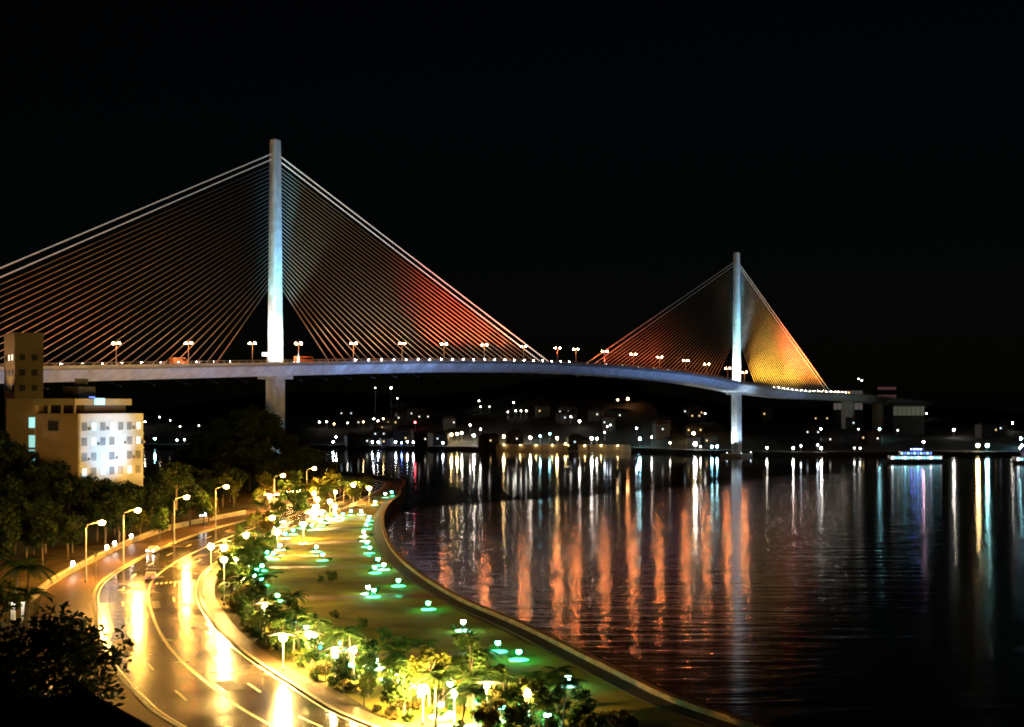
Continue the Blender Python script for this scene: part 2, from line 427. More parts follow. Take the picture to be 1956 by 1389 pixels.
sweep('girder', [(-10.2, -1.72), (10.2, -1.72), (6.4, -5.6), (-6.4, -5.6)], -360, 820, PALE)
for s in (-1, 1):
    sweep('parapet', [(s * 12.2, -1.0), (s * 12.62, -1.0), (s * 12.62, -.1), (s * 12.2, -.1)], -360, 820, PALE)
    m = MB()
    for i in range(-90, 205): 
        t = i * 4.0
        m.box(BP(t, s * 12.4, dz(t) + .35), (.12, .12, .9), math.atan2(U.y, U.x))
    o = under(m.build('railing_posts', GREYM), bridge); o['kind'] = 'stuff'
    sweep('handrail', [(s * 12.35, .72), (s * 12.47, .72), (s * 12.47, .84), (s * 12.35, .84)], -360, 820, GREYM)
ang = math.atan2(U.y, U.x)
def pylon(t, ztop):
    zd = dz(t)
    def shaft(z0, z1, a0, b0, a1, b1, ch, name, mt):
        m = MB(); vs = []
        for z, a, b in ((z0, a0, b0), (z1, a1, b1)):
            for x, y in ((-a, -b + ch), (-a + ch, -b), (a - ch, -b), (a, -b + ch), (a, b - ch), (a - ch, b), (-a + ch, b), (-a, b - ch)):
                vs.append(BP(t + x, y, z))
        m.add(vs, [tuple(range(8))[::-1], tuple(range(8, 16))] + [(k, (k + 1) % 8, 8 + (k + 1) % 8, 8 + k) for k in range(8)])
        return under(m.build(name, mt), bridge)
    mast = shaft(zd - 1.2, ztop, 2.5, 2.2, 1.9, 1.6, .35, 'mast', PALE)
    shaft(ztop, ztop + .5, 1.6, 1.3, 1.4, 1.1, .2, 'mast_cap', CONC)
    shaft(1.6, zd - 5.5, 2.9, 2.5, 2.7, 2.3, .3, 'pier', PALE)
    for y in (-1, 1):       # raised ribs down the pier faces
        for x in (-3.0, 3.0):
            m = MB(); m.add([BP(t + x + a, y * 1.6 + b, z) for z in (1.8, zd - 5.6) for a, b in ((-.35, -.5), (.35, -.5), (.35, .5), (-.35, .5))], [(3, 2, 1, 0), (4, 5, 6, 7), (0, 1, 5, 4), (1, 2, 6, 5), (2, 3, 7, 6), (3, 0, 4, 7)])
            under(m.build('pier_rib', PALE), bridge)
    m = MB().box(BP(t, 0, .4), (18, 15, 3.2), ang); under(m.build('pile_cap', CONC), bridge)
    m = MB().box(BP(t, 0, zd - 6.2), (9, 11, 1.4), ang); under(m.build('pier_head', PALE), bridge)
pylon(0, 141.6); pylon(435, 136.2)
for t in (-215, -300, 640, 710, 780):
    m = MB().box(BP(t, 0, (dz(t) - 5.6) / 2), (4, 9, dz(t) - 5.6), ang); under(m.build('side_pier', CONC), bridge)
def cables(tp, ztop, zlow, side, tin, tout, rope_glow, n=33):
    for k in range(n):
        f = k / (n - 1); t = tp + side * (tin + (tout - tin) * f)
        if k == n - 1: t += side * 3
        za = zlow + (ztop - zlow) * f + (1.2 if k == n - 1 else 0)
        if k == n - 2: za += .6
        a = BP(tp + side * 1.6, 0, za); b = BP(t, 0, dz(t) - .9)
        m = MB().tube([a, b], .108 if k < n - 2 else .15, 5)
        under(m.build('stay_cable', CABLE, smooth=True), bridge)
        if k >= n - 2: under(MB().tube([a + Vector((0, 0, .24)), b + Vector((0, 0, .24))], .07 if rope_glow > .15 else .05, 5).build('added_glow_rope', emit('added_glow_rope_%g' % rope_glow, (1, .97, .9), rope_glow), bridge), bridge)  # glowing rope added so the outermost cables read white
        m = MB().tube([b, b + (a - b).normalized() * 2.4], .26, 6); under(m.build('cable_anchor', GREYM), bridge)
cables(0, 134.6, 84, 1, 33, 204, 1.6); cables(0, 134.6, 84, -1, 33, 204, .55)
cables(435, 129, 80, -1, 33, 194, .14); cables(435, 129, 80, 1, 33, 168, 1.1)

# floodlights along the deck parapet: housing, glowing lens, beam on the cables
def flood(loc, target, col, I, ang_, label, group, lens, size=.35, lensr=.22):
    o = thing('floodlight', label, 'floodlight', loc, 0, group); d = (Vector(target) - Vector(loc)).normalized()
    m = MB().tube([-d * size, d * size * .4], [size * .6, size], 8); m.build('housing', DARKM, o)
    MB().tube([(0, 0, -size * 1.6), -d * size * .5], .06, 5).build('bracket', DARKM, o)
    if lens: MB().ball(d * (size * .45), lensr, 6, 4).build('lens', lens, o)
    spot('beam', d * (size + .4), d * 50, col, I, ang_, .7, .2, o); return o
WARMC, REDC, YEL, ORG = (1, .74, .42), (1, .10, .04), (1, .62, .12), (1, .30, .03)
g1 = 'floodlights along the bridge deck'
def row(t0, t1, step, inward, f, lens=None):
    t = t0; i = 0
    while (t <= t1 if step > 0 else t >= t1):
        r = f(i, t)
        if r:
            col, I, up, lab = r[:4]; lean = r[4] if len(r) > 4 else 9; an = r[5] if len(r) > 5 else 75
            flood(BP(t, 11.7, dz(t) + .1), BP(t + inward * lean, 0, dz(t) + up), col, I, an, lab, g1, lens or glow('white', 140), .35, .3)
        t += step; i += 1
la = 'small warm floodlight on the bridge parapet beside the near mast shining up the cables'
lb = 'small red floodlight on the bridge deck near mid span shining up the cables'
lc = 'small amber floodlight on the bridge deck beyond the far mast shining up the cables'
ld = 'small dim floodlight on the bridge deck on the landward side of the near mast'
le = 'small red floodlight on the bridge deck ahead of the far mast'
row(36, 206, 8.5, -1, lambda i, t: (WARMC, 210, 13, la) if t < 100 else ((REDC, 4200, 24, lb) if i % 2 else (WARMC, 150, 8, lb)))
row(-36, -200, -8.5, 1, lambda i, t: (WARMC, 40, 14, ld) if t > -90 else ((REDC, 380, 22, ld) if i % 2 else (WARMC, 50, 12, ld)))
row(244, 330, 9, 1, lambda i, t: (REDC, 900, 12, le) if i % 2 == 0 else None, glow('white', 25))
row(470, 606, 8, -1, lambda i, t: ((1, .52, .05), 2700, 15, lc) if t < 552 else (ORG, 2600, 20, lc))
row(540, 612, 12, -1, lambda i, t: (REDC, 26000, 48, lc, 30, 50), glow('sodium', 25))
# mast floodlights
for tp, k in ((0, 1), (435, 1.25)):
    for x, y, col, I, zz, an in ((-10, 7, (.8, 1, .98), 1300, 24, 50), (-10, -7, (.8, 1, .98), 900, 24, 50), (-9, 3, (.9, 1, 1), 400, 6, 80), (1, 11.5, (.3, .85, 1), 1400, 26, 44), (4, 11.5, (.45, .85, 1), 400, 7, 80),
                                 (-9, 8, (.3, .95, 1), 5600, 50, 22), (2, 11.5, (.15, .6, 1), 5000, 52, 24), (-6, 9, (.14, .5, 1), 4600, 74, 15), (2, 11.5, (.06, .3, 1), 5000, 76, 16)):
        flood(BP(tp + x, y, dz(tp + x) - .3), BP(tp + (-1 if x < 0 else 0), 0, dz(tp) + zz), col, I * k, an, 'cool white floodlight on the bridge deck aimed up the mast', 'floodlights aimed at the masts', glow('cool', 12), .3, .15)
    for sgn in (-1, 1):
        flood(BP(tp + sgn * 7.5, 7.0, 2.6), BP(tp + sgn * 1.5, 1, 26), (.5, .75, 1), (620 if tp else 110) * k, 60, 'cool floodlight on the pile cap aimed up the pier', 'floodlights aimed at the piers', glow('cool', 30))
    flood(BP(tp - 8.5, -3.0, 2.6), BP(tp - 2, 0, 26), (.85, .95, 1), (1100 if tp else 150) * k, 60, 'cool floodlight on the pile cap aimed up the pier', 'floodlights aimed at the piers', glow('cool', 30))
# wall-washers on brackets under the girder
t = -150
i = 0
while t < 560:
    k = .9 + .5 * math.sin(t * .021 + .6)
    if t > 440: k *= 1.2 if 470 < t < 540 else .12
    if -40 < t < 30: k *= .6
    if t < 100: k *= 1.6
    p = BP(t, 14.5, dz(t) - 7.6)
    o = thing('girder_light', 'small blue-white wash light on a bracket below the bridge girder', 'floodlight', p, 0, 'wash lights under the girder')
    q = BP(t, 6.3, dz(t) - 5.3) - p
    MB().tube([q, (0, 0, 0)], .05, 5).build('bracket', DARKM, o); MB().box((0, 0, 0), (.5, .4, .3), ang).build('housing', DARKM, o)
    tg = BP(t, 8.2, dz(t) - 3.2) - p
    spot('beam', (0, 0, .3), tg, (.24, .44, 1), 22 * k, 160, .6, .2, o)
    t += 15; i += 1
# lamp posts down the middle of the deck
LT = [-146, -113, -80, -46, -13.5, 13.5, 48, 81, 113, 145, 180, 213, 231, 262, 295, 328, 361, 390, 421, 447]
LPX = [-60, 73, 222, 360, 482, 570, 675, 768, 848, 925, 1000, 1065, 1100, 1155, 1210, 1260, 1310, 1350, 1390, 1422]
BN = B0 + N * 9
LT = [((px - CX) / FPX * BN.y - BN.x) / (U.x - (px - CX) / FPX * U.y) for px in LPX]
for t in LT:
    o = thing('bridge_lamp', 'tall twin-armed lamp post with glowing orange heads on the bridge deck', 'street lamp', BP(t, 9, dz(t) - 1), ang, 'lamp posts on the bridge')
    MB().tube([(0, 0, 0), (0, 0, 8.2)], [.16, .09], 6).build('pole', GREYM, o)
    for s in (-1, 1):
        MB().tube([(0, 0, 8), (0, s * .6, 8.5), (0, s * 1.1, 8.6)], .06, 5).build('arm', GREYM, o)
        h = MB().box((0, s * 1.4, 8.68), (.5, 1.0, .12)).build('lamp_head', GREYM, o)
        MB().ball((0, s * 1.4, 8.42), .45, 7, 4, .7).build('lens', emit('glow_bridge_lamp', (1, .29, .075), 800), h)
# overhead direction sign and vehicles on the deck
def gantry(t, s, w, lab, c):
    o = thing('deck_sign', lab, 'sign', BP(t, s, dz(t) - 1), ang)
    MB().tube([(0, 0, 0), (0, 0, 4.6)], .14, 6).build('post', GREYM, o)
    MB().box((0, 0, 4.1), (.2, w, 1.6)).build('panel', DARKM, o); MB().box((-.12, 0, 4.1), (.03, w - .2, 1.4)).build('lit_face', c, o)
gantry(-13, 8, 5, 'pale blue lit sign panel on the bridge deck beside the near mast', glow('cool', 2.5))

# vehicles
def car_mesh(kind):
    prof = {'car': [(-2.1, .35), (2.1, .35), (2.15, .8), (1.2, .95), (.6, 1.42), (-1.1, 1.45), (-1.75, .98), (-2.15, .9)],
            'bus': [(-4.5, .4), (4.5, .4), (4.55, 1.5), (4.4, 3.0), (-4.5, 3.05), (-4.55, 1.2)],
            'truck': [(-3.6, .6), (3.4, .6), (3.45, 1.5), (3.2, 2.4), (2.0, 2.5), (1.95, 3.1), (-3.6, 3.1)]}[kind]
    w = .88 if kind == 'car' else 1.2; n = len(prof); m = MB()
    m.add([(x, -w * (1 if z < 1 else .9), z) for x, z in prof] + [(x, w * (1 if z < 1 else .9), z) for x, z in prof], [tuple(range(n))[::-1], tuple(range(n, 2 * n))] + [(k, (k + 1) % n, n + (k + 1) % n, n + k) for k in range(n)])
    return m, prof, w
def vehicle(kind, loc, rz, body, label, group=None, lights=True):
    o = thing({'car': 'car', 'bus': 'bus', 'truck': 'truck'}[kind], label, kind, loc, rz, group)
    m, prof, w = car_mesh(kind); m.build('body', body, o)
    L = max(p[0] for p in prof); top = max(p[1] for p in prof); wx = L * .62
    gl = mat('car_glass', (.02, .025, .03), .1, .1, 2)
    for s in (-1, 1):
        MB().box((-L * .1, s * (w * .9 + .012), top - (.28 if kind == 'car' else .75)), (L * (.75 if kind == 'car' else 1.6), .03, .3 if kind == 'car' else .8)).build('side_window', gl, o)
        for x in (-wx, wx):
            a = MB().tube([(x, s * (w - .15), .33), (x, s * (w + .04), .33)], .33 if kind == 'car' else .48, 10).build('wheel', mat('tyre', (.02, .02, .02), .8), o)
            MB().tube([(x, s * (w + .03), .33), (x, s * (w + .06), .33)], .18, 8).build('rim', GREYM, a)
        MB().box((L + .01, s * w * .7, .7), (.08, .3, .16)).build('headlight', glow('white', 90) if lights else gl, o)
        MB().box((-L - .04, s * w * .72, .75), (.08, .28, .16)).build('tail_light', glow('red', 12) if lights else gl, o)
    return o
WHITEP = mat('white_paint', (.7, .7, .68), .3, .05, 1); SILV = mat('silver_paint', (.35, .36, .38), .3, .05, 1, metal=.5); ORGP = mat('orange_paint', (.6, .22, .06), .4, .1, 1)
vehicle('truck', BP(-57, 7, dz(-57) - .98), ang, ORGP, 'orange box truck crossing the bridge on the landward side of the near mast')
vehicle('bus', BP(9, 7, dz(9) - .98), ang + math.pi, ORGP, 'orange bus crossing the bridge right beside the near mast')
def road_dir(i): return math.atan2(*(LR[i + 1].lerp(RR[i + 1], .5) - LR[i].lerp(RR[i], .5)).yx)
def nearest(p): return min(range(NR - 1), key=lambda i: (LR[i].lerp(RR[i], .5) - p).length)
for px, py, paint, lab, fl in ((288, 1108, SILV, 'silver car driving round the bend of the wet road', 0), (292, 1056, WHITEP, 'white car on the wet road next to the left kerb', math.pi)):
    p = at(px, py, G + .02); vehicle('car', p, road_dir(nearest(p)) + fl, paint, lab)

# ------------------------------------------------------------------ vegetation meshes (shared by copies)
def crown_mesh(name, seed, r, h, z0, nclump, nleaf, leaf, mt):
    rnd = random.Random(seed); m = MB(); V = []; F = []
    for c in range(nclump):
        while True:
            p = Vector((rnd.uniform(-1, 1), rnd.uniform(-1, 1), rnd.uniform(-1, 1)))
            if .35 < p.length < 1: break
        cc = Vector((p.x * r * .78, p.y * r * .78, z0 + h / 2 + p.z * h * .42)); cr = rnd.uniform(.24, .42) * r
        for k in range(nleaf):
            q = Vector((rnd.gauss(0, 1), rnd.gauss(0, 1), rnd.gauss(0, .8))); q = q.normalized() * cr * rnd.random() ** .45
            a = Vector((rnd.gauss(0, 1), rnd.gauss(0, 1), rnd.gauss(0, .5))).normalized()
            b = a.cross(Vector((rnd.gauss(0, 1), rnd.gauss(0, 1), rnd.gauss(0, 1)))).normalized()
            s = leaf * rnd.uniform(.6, 1.3); p0 = cc + q; i = len(V)
            V += [p0 - a * s, p0 + b * s * .45, p0 + a * s, p0 - b * s * .45]; F.append((i, i + 1, i + 2, i + 3))
    m.add(V, F); return m.mesh(name, mt)
def trunk_mesh(name, seed, h, r, spread):
    rnd = random.Random(seed); m = MB(); lean = rnd.uniform(-.3, .3)
    m.tube([(0, 0, -.4), (lean * .2, 0, h * .35), (lean, .1, h * .7), (lean * 1.2, .1, h)], [r, r * .8, r * .55, r * .2], 7)
    for k in range(6):
        t = k * 1.05 + rnd.random(); z = h * rnd.uniform(.35, .7); e = spread * rnd.uniform(.5, .85)
        m.tube([(lean * .5, 0, z), (math.cos(t) * e * .5, math.sin(t) * e * .5, z + h * .15), (math.cos(t) * e, math.sin(t) * e, z + h * .3)], [r * .4, r * .28, r * .1], 5)
    return m.mesh(name, BARK)
def frond_mesh(L, mt):
    m = MB(); V = []; F = []; n = 9
    pts = [Vector((L * f, 0, L * (.55 * f - .85 * f * f))) for f in [i / n for i in range(n + 1)]]
    m.tube(pts, [.05 * (1 - .8 * i / n) for i in range(n + 1)], 4)
    for i in range(1, n + 1):
        for s in (-1, 1):
            for o_ in (0, .5):
                f = (i - o_) / n; p = pts[i - 1].lerp(pts[i], 1 - o_); ll = L * .33 * math.sin(math.pi * min(1, f * .8 + .12)) + .12
                q = p + Vector((ll * .55, s * ll, -ll * .45)); w = Vector((.09, 0, 0))
                k = len(V); V += [p - w, p + w, q]; F.append((k, k + 1, k + 2))
    m.add(V, F); return m.mesh('frond', mt)
KINDS = {}
for i, (nm, r, h, z0, nc, nl, lf, mt) in enumerate([
    ('young', 2.0, 3.6, 1.9, 13, 90, .26, LEAF[0]), ('young', 2.3, 4.2, 2.0, 15, 90, .27, LEAF[1]), ('young', 1.7, 3.2, 1.6, 11, 90, .25, LEAF[2]),
    ('shrub', 1.0, 1.2, .0, 8, 60, .17, LEAF[0]), ('shrub', 1.1, 1.1, .0, 8, 60, .17, LEAF[2]), ('shrub', 1.0, 1.5, .0, 8, 60, .17, LEAF[1]),
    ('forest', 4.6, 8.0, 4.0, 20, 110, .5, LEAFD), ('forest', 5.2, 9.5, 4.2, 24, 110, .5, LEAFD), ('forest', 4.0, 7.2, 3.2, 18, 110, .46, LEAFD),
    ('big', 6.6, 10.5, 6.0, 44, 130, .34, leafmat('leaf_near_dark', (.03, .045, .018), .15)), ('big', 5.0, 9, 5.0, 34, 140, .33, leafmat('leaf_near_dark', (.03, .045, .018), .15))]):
    KINDS.setdefault(nm, []).append((crown_mesh('crown', 40 + i, r, h, z0, nc, nl, lf, mt), trunk_mesh('trunk', 80 + i, z0 + h * .75, .09 + r * .035, r) if nm != 'shrub' else trunk_mesh('stem', 80 + i, .9, .05, .7)))
FR = [frond_mesh(2.6, PALMG), frond_mesh(3.2, PALMG)]
PT = [MB().tube([(0, 0, -.3), (.1, 0, 2), (.05, .1, 4.4), (0, .1, 6)], [.24, .17, .14, .12], 8).mesh('trunk', BARK), MB().tube([(0, 0, -.3), (.2, 0, 2), (.5, .1, 4.4), (.6, .1, 7)], [.26, .18, .15, .12], 8).mesh('trunk', BARK)]
def tree(nm, loc, label, sc=1, name=None, group=None, cat=None):
    v = random.randrange(len(KINDS[nm])); c, t = KINDS[nm][v]
    label = label.replace('{c}', ('yellow-green', 'fresh green', 'olive-brown')[v % 3]).replace('{f}', ('rounded', 'broad', 'narrow')[v % 3]).replace('{s}', 'small' if sc < .8 else 'medium-sized' if sc < 1 else 'tall')
    o = thing(name or {'young': 'young_tree', 'shrub': 'shrub', 'forest': 'forest_tree', 'big': 'large_tree'}[nm], label, cat or ('shrub' if nm == 'shrub' else 'tree'), loc, random.uniform(0, 6.28), group, sc)
    link('trunk' if nm != 'shrub' else 'stem', t, o); link('crown' if nm != 'shrub' else 'foliage', c, o); return o
def palm(loc, label, sc=1, group=None):
    k = random.randrange(2); o = thing('palm_tree', label.replace('{s}', ('short', 'mid-height', 'tall')[0 if sc < .63 else 1 if sc < .72 else 2]).replace('{t}', ('straight', 'leaning')[k]), 'palm', loc, random.uniform(0, 6.28), group, sc)
    link('trunk', PT[k], o); top = (0, .1, 5.95) if k == 0 else (.6, .1, 6.95)
    for i in range(13):
        f = link('frond', FR[i % 2], o, top); f.rotation_euler = (0, R(random.uniform(-38, 22)), i * 2.4 + random.uniform(-.2, .2))
    return o
def inside(p, P):
    c = False; j = len(P) - 1
    for i in range(len(P)):
        a, b = P[i], P[j]
        if (a.y > p.y) != (b.y > p.y) and p.x < (b.x - a.x) * (p.y - a.y) / (b.y - a.y) + a.x: c = not c
        j = i
    return c
def scatter(P, n, mind, seed, avoid=()):
    rnd = random.Random(seed); out = []; xs = [p.x for p in P]; ys = [p.y for p in P]; tries = 0
    while len(out) < n and tries < 6000:
        tries += 1; p = Vector((rnd.uniform(min(xs), max(xs)), rnd.uniform(min(ys), max(ys)), G))
        if inside(p, P) and all((p - q).xy.length > mind for q in out) and all((p - q).xy.length > r for q, r in avoid): out.append(p)
    return out
random.seed(11)
# planted strip between road and lawn
inner = [at(*p) for p in [(522, 1056), (478, 1130), (520, 1190), (620, 1250), (760, 1300), (900, 1320), (1040, 1345), (1170, 1389), (1230, 1430)]]
inner = catmull(inner, 4)
kx = lambda y: min(RK, key=lambda p: abs(p.y - y)).x
ix = lambda y: min(inner, key=lambda p: abs(p.y - y)).x
def strip_points(n, mind, seed, avoid):
    rnd = random.Random(seed); out = []; tries = 0
    while len(out) < n and tries < 9000:
        tries += 1; y = 126 + 170 * rnd.random() ** 1.35; a, b = kx(y) + 3.6, ix(y)
        if b - a < .6: continue
        p = Vector((rnd.uniform(a, b), y, G))
        if all((p - q).xy.length > mind for q in out) and all((p - q).xy.length > r for q, r in avoid): out.append(p)
    return out
MARKS = [(at(541, 1284), 'by the lamp with the arched shade'), (at(808, 1386), 'by the big globe lamp'), (at(428, 1156), 'by the tall pale lamp post'), (at(500, 1085), 'by the upper lawn path'), (at(640, 1255), 'by the lower lawn path'), (at(1040, 1370), 'by the near lawn corner'), (at(470, 1160), 'by the green lamps at the lawn edge'), (at(690, 1330), 'between the two big lamps')]
def where(p): return min(MARKS, key=lambda m: (m[0] - p).length)[1]
sg = 'trees in the planted strip beside the road'
lamps_avoid = [(at(541, 1284), 3.2), (at(808, 1386), 3.0), (at(428, 1156), 2.5)]
for i, p in enumerate(strip_points(120, 2.4, 5, lamps_avoid)):
    k = i % 9
    if k in (1, 3, 5, 7): palm(p, '{s} {t} palm in the planted strip ' + where(p), random.uniform(.55, .8), 'palms in the planted strip')
    else: tree('young', p, '{s} {c} tree in the planted strip ' + where(p), random.uniform(.5, .95), group=sg)
for p in strip_points(170, 1.5, 6, [(p, 1.2) for p, r in lamps_avoid]):
    tree('shrub', p, '{s} {c} shrub in the planted strip ' + where(p), random.uniform(.6, 1.25), group='shrubs in the planted strip')
# trees round the lamps at the far end of the park
far_park = [at(*p) for p in [(455, 1052), (520, 1050), (600, 993), (690, 964), (740, 950), (700, 938), (640, 940), (560, 975), (480, 1010)]]
for i, p in enumerate(scatter(far_park, 34, 4.5, 8)):
    if i % 6 == 2: palm(p, 'small palm among the bright lamps at the far end of the park', .9, 'palms at the far end of the park')
    else: tree('young', p, '{c} glowing tree at the far end of the park ' + ('by the white stalls' if p.y < 370 else 'by the sea wall tip'), random.uniform(.9, 1.35), group='trees at the far end of the park')
# palms on the lawn edge
for px, py in [(820, 1365), (900, 1352), (1020, 1372), (1050, 1389), (960, 1378), (640, 1180), (690, 1200), (735, 1225), (770, 1235), (612, 1110), (632, 1108)]:
    tree('shrub' if py < 1240 else 'young', at(px, py), 'dark low bush standing on the open lawn' if py < 1240 else 'green tree at the near corner of the lawn', random.uniform(.8, 1.3), group='bushes on the lawn' if py < 1240 else 'trees at the near corner of the lawn')
# dark wooded slopes
slope = [Vector(p + (G,)) for p in [(-66, 172), (-80, 205), (-89, 236), (-89, 290), (-90, 345), (-84, 390), (-82, 440), (-110, 460), (-176, 450), (-150, 380), (-128, 320), (-100, 240), (-82, 190)]]
bld = [(Vector((-112, 350, 0)), 17)]
for p in scatter(slope, 120, 4.6, 9, bld):
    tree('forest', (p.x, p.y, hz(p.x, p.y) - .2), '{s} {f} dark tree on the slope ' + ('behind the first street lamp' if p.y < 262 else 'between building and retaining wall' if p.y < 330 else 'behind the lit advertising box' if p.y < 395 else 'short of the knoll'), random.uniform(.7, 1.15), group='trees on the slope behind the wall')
knoll = [Vector(p + (G,)) for p in [(-72, 505), (-90, 497), (-118, 500), (-134, 515), (-130, 540), (-112, 545), (-100, 536), (-76, 535)]]
for p in scatter(knoll, 44, 4.2, 10, [(B0, 11)]):
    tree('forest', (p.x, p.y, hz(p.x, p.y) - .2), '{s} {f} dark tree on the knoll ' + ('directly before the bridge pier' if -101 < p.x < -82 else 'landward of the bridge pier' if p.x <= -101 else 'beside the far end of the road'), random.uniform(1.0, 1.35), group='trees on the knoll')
for x, y, s in [(-80, 476, .9), (-84, 462, .8), (-88, 488, 1), (-76, 496, .8), (-93, 450, .9), (-104, 480, 1), (-112, 450, 1), (-100, 432, 1), (-120, 470, 1.1), (-128, 440, 1.1)]:
    tree('forest', (x, y, hz(x, y)), '{s} {f} dark tree beside the road at the foot of the knoll', s, group='trees at the foot of the knoll')
# yellow-lit trees behind the left pavement
for px, py, s in [(322, 985, 1.2), (350, 990, .9), (425, 968, 1.5), (446, 972, 1.3), (400, 985, 1.0), (268, 1030, 1.0), (505, 962, 1.5), (545, 948, 1.6), (575, 938, 1.5), (610, 932, 1.7), (628, 930, 1.6)]:
    p = at(px, py); tree('young', (p.x, p.y, hz(p.x, p.y)), 'yellow-lit tree under the street lamps behind the left pavement', s * 1.25, group='lit trees behind the left pavement')
for (px, py), dx, dy, s_ in [((524, 976), 3.5, -3, 1.5), ((524, 976), -3, 3, 1.7), ((524, 976), -4, -4, 1.3), ((586, 956), 4, 2, 1.7), ((586, 956), -3.5, -3, 1.6), ((586, 956), 3, -5, 1.4), ((586, 956), 8, 3, 1.8), ((412, 1009), -3.5, 2, 1.5), ((412, 1009), -3, 6, 1.6), ((333, 1039), -4, 2, 1.3)]:
    p = at(px, py); tree('young', (p.x + dx, p.y + dy, G), '{c} tree lit gold right under a street lamp of the left kerb', s_, group='trees under the street lamps')
# near dark trees by the roof
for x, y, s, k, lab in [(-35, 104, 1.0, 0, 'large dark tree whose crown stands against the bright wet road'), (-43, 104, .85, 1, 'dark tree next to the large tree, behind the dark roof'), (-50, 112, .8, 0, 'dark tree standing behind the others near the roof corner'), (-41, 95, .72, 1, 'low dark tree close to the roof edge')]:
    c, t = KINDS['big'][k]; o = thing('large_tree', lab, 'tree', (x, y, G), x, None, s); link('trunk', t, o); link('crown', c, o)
for x, y, s in [(-70, 196, 1.25), (-75, 205, 1.1), (-66, 186, 1.0)]:
    palm((x, y, G), 'tall dark palm beside the pavement behind the large dark trees', s, 'palms by the left pavement')
for px, py in [(8, 1165), (18, 1195)]:
    tree('young', at(px, py), 'bright yellow-green tree beside the white gateway', .9, group='trees by the gateway')

# ------------------------------------------------------------------ street and park lamps
SL = 'tall street lamp with one curved arm and a glowing head on the left kerb'
def street_lamp(p, h, armdir, label, group, glo, arm=2.3):
    a = math.atan2(armdir.y, armdir.x); o = thing('street_lamp', label, 'street lamp', p, a, group)
    MB().lathe((0, 0, 0), [(.3, 0), (.26, .5), (.15, .6)], 8).build('base', GREYM, o)
    MB().tube([(0, 0, .4), (0, 0, h - 1.0), (.25, 0, h - .35), (arm * .6, 0, h), (arm, 0, h + .12)], [.17, .11, .09, .07, .06], 7).build('pole', mat('lamp_post_paint', (.6, .58, .5), .4, .05, 1), o)
    hd = MB().box((arm + .55, 0, h + .2), (1.5, .42, .14)).build('lamp_head', GREYM, o)
    m = MB().ball((arm + .6, 0, h - .04), .6, 8, 5, .62); m.build('lens', glo, hd)
GW = emit('glow_street', (1, .45, .07), 3600)
bases = [(164, 1113), (236, 1077), (333, 1039), (412, 1009), (524, 976), (586, 956)]
for px, py in bases:
    p = at(px, py, G + .1); i = nearest(p); d = (RR[i] - LR[i]); d.z = 0
    street_lamp(p, 10.6, d.normalized(), SL, 'street lamps along the left kerb', GW)
# near lamps of the same row, standing below the picture's lower edge
GP = emit('glow_park', (1, .55, .13), 1900)
def park_lamp(p, h, label, group=None, glo=None, r=.34, rz=0):
    o = thing('park_lamp', label, 'park lamp', p, rz, group)
    MB().lathe((0, 0, 0), [(.2, 0), (.18, .35), (.09, .45)], 8).build('base', DARKM, o)
    MB().tube([(0, 0, .3), (0, 0, h - .2)], [.09, .06], 7).build('pole', mat('white_post', (.7, .7, .68), .4, .05, 1), o)
    sh = MB(); n = 8      # thin arched shade over the lamp
    pr = [Vector((-2.0 + 4.0 * k / n, 0, h + .55 - .5 * ((k / n - .35) ** 2) * 3)) for k in range(n + 1)]
    sh.tube(pr, [.05] + [.13] * (n - 1) + [.05], 6); sh.build('shade', DARKM, o)
    MB().ball((0, 0, h), r, 9, 6).build('globe', glo or GP, o)
park_lamp(at(541, 1284), 4.1, 'white globe lamp under an arched dark shade at the edge of the road', rz=.4, r=.42, glo=emit('glow_park_big', (1, .58, .15), 6600))
park_lamp(at(808, 1386), 3.6, 'big white globe lamp among trees near the lower corner of the lawn', rz=1.6, r=.5, glo=emit('glow_park_big', (1, .58, .15), 6600))
park_lamp(at(428, 1156), 7.2, 'tall white globe lamp on a pale post at the tip of the planted strip', rz=1.4, r=.36, glo=emit('glow_park_big', (1, .58, .15), 6600))
for px, py in [(676, 1300), (760, 1352), (590, 1268), (505, 1205), (462, 1150), (930, 1378), (1010, 1392), (868, 1392), (640, 1302), (450, 1105)]:  # a few stand where lamps show; the rest are added to brighten the foliage
    park_lamp(at(px, py), 3.5, 'short globe lamp of a mostly added set lighting the planted strip', 'short, mostly added lamps in the planted strip', emit('glow_short', (1, .68, .22), 2600), .28, random.uniform(0, 6))
pc = 'white globe lamp in the bright cluster at the far end of the park'
for px, py, hh in [(403, 1094, 5), (428, 1092, 4.6), (470, 1058, 4), (530, 1062, 5), (605, 1000, 4.6), (580, 1030, 3.5), (606, 992, 5.5), (630, 985, 4), (675, 962, 6), (705, 962, 5), (520, 1030, 5), (515, 955 + 25, 5), (575, 968, 5), (600, 962, 3.2), (640, 960, 3.4)]:
    park_lamp(at(px, py), hh, pc, 'globe lamps at the far end of the park', r=.52, rz=random.uniform(0, 6))
for px, py in [(150, 1083), (196, 1050), (211, 1043), (235, 1028)]:
    p = at(px, py, G + 1.32); i = min(range(len(RW)), key=lambda k: (RW[k] - p).xy.length); q = RW[i]
    o = thing('wall_lamp', 'short white globe lamp standing on the coping of the retaining wall', 'wall lamp', (q.x - .1, q.y, G + 1.33), 0, 'lamps on the retaining wall')
    MB().tube([(0, 0, -.05), (0, 0, .35)], .07, 6).build('stem', DARKM, o); MB().ball((0, 0, .6), .33, 8, 5).build('globe', glow('white', 120), o)
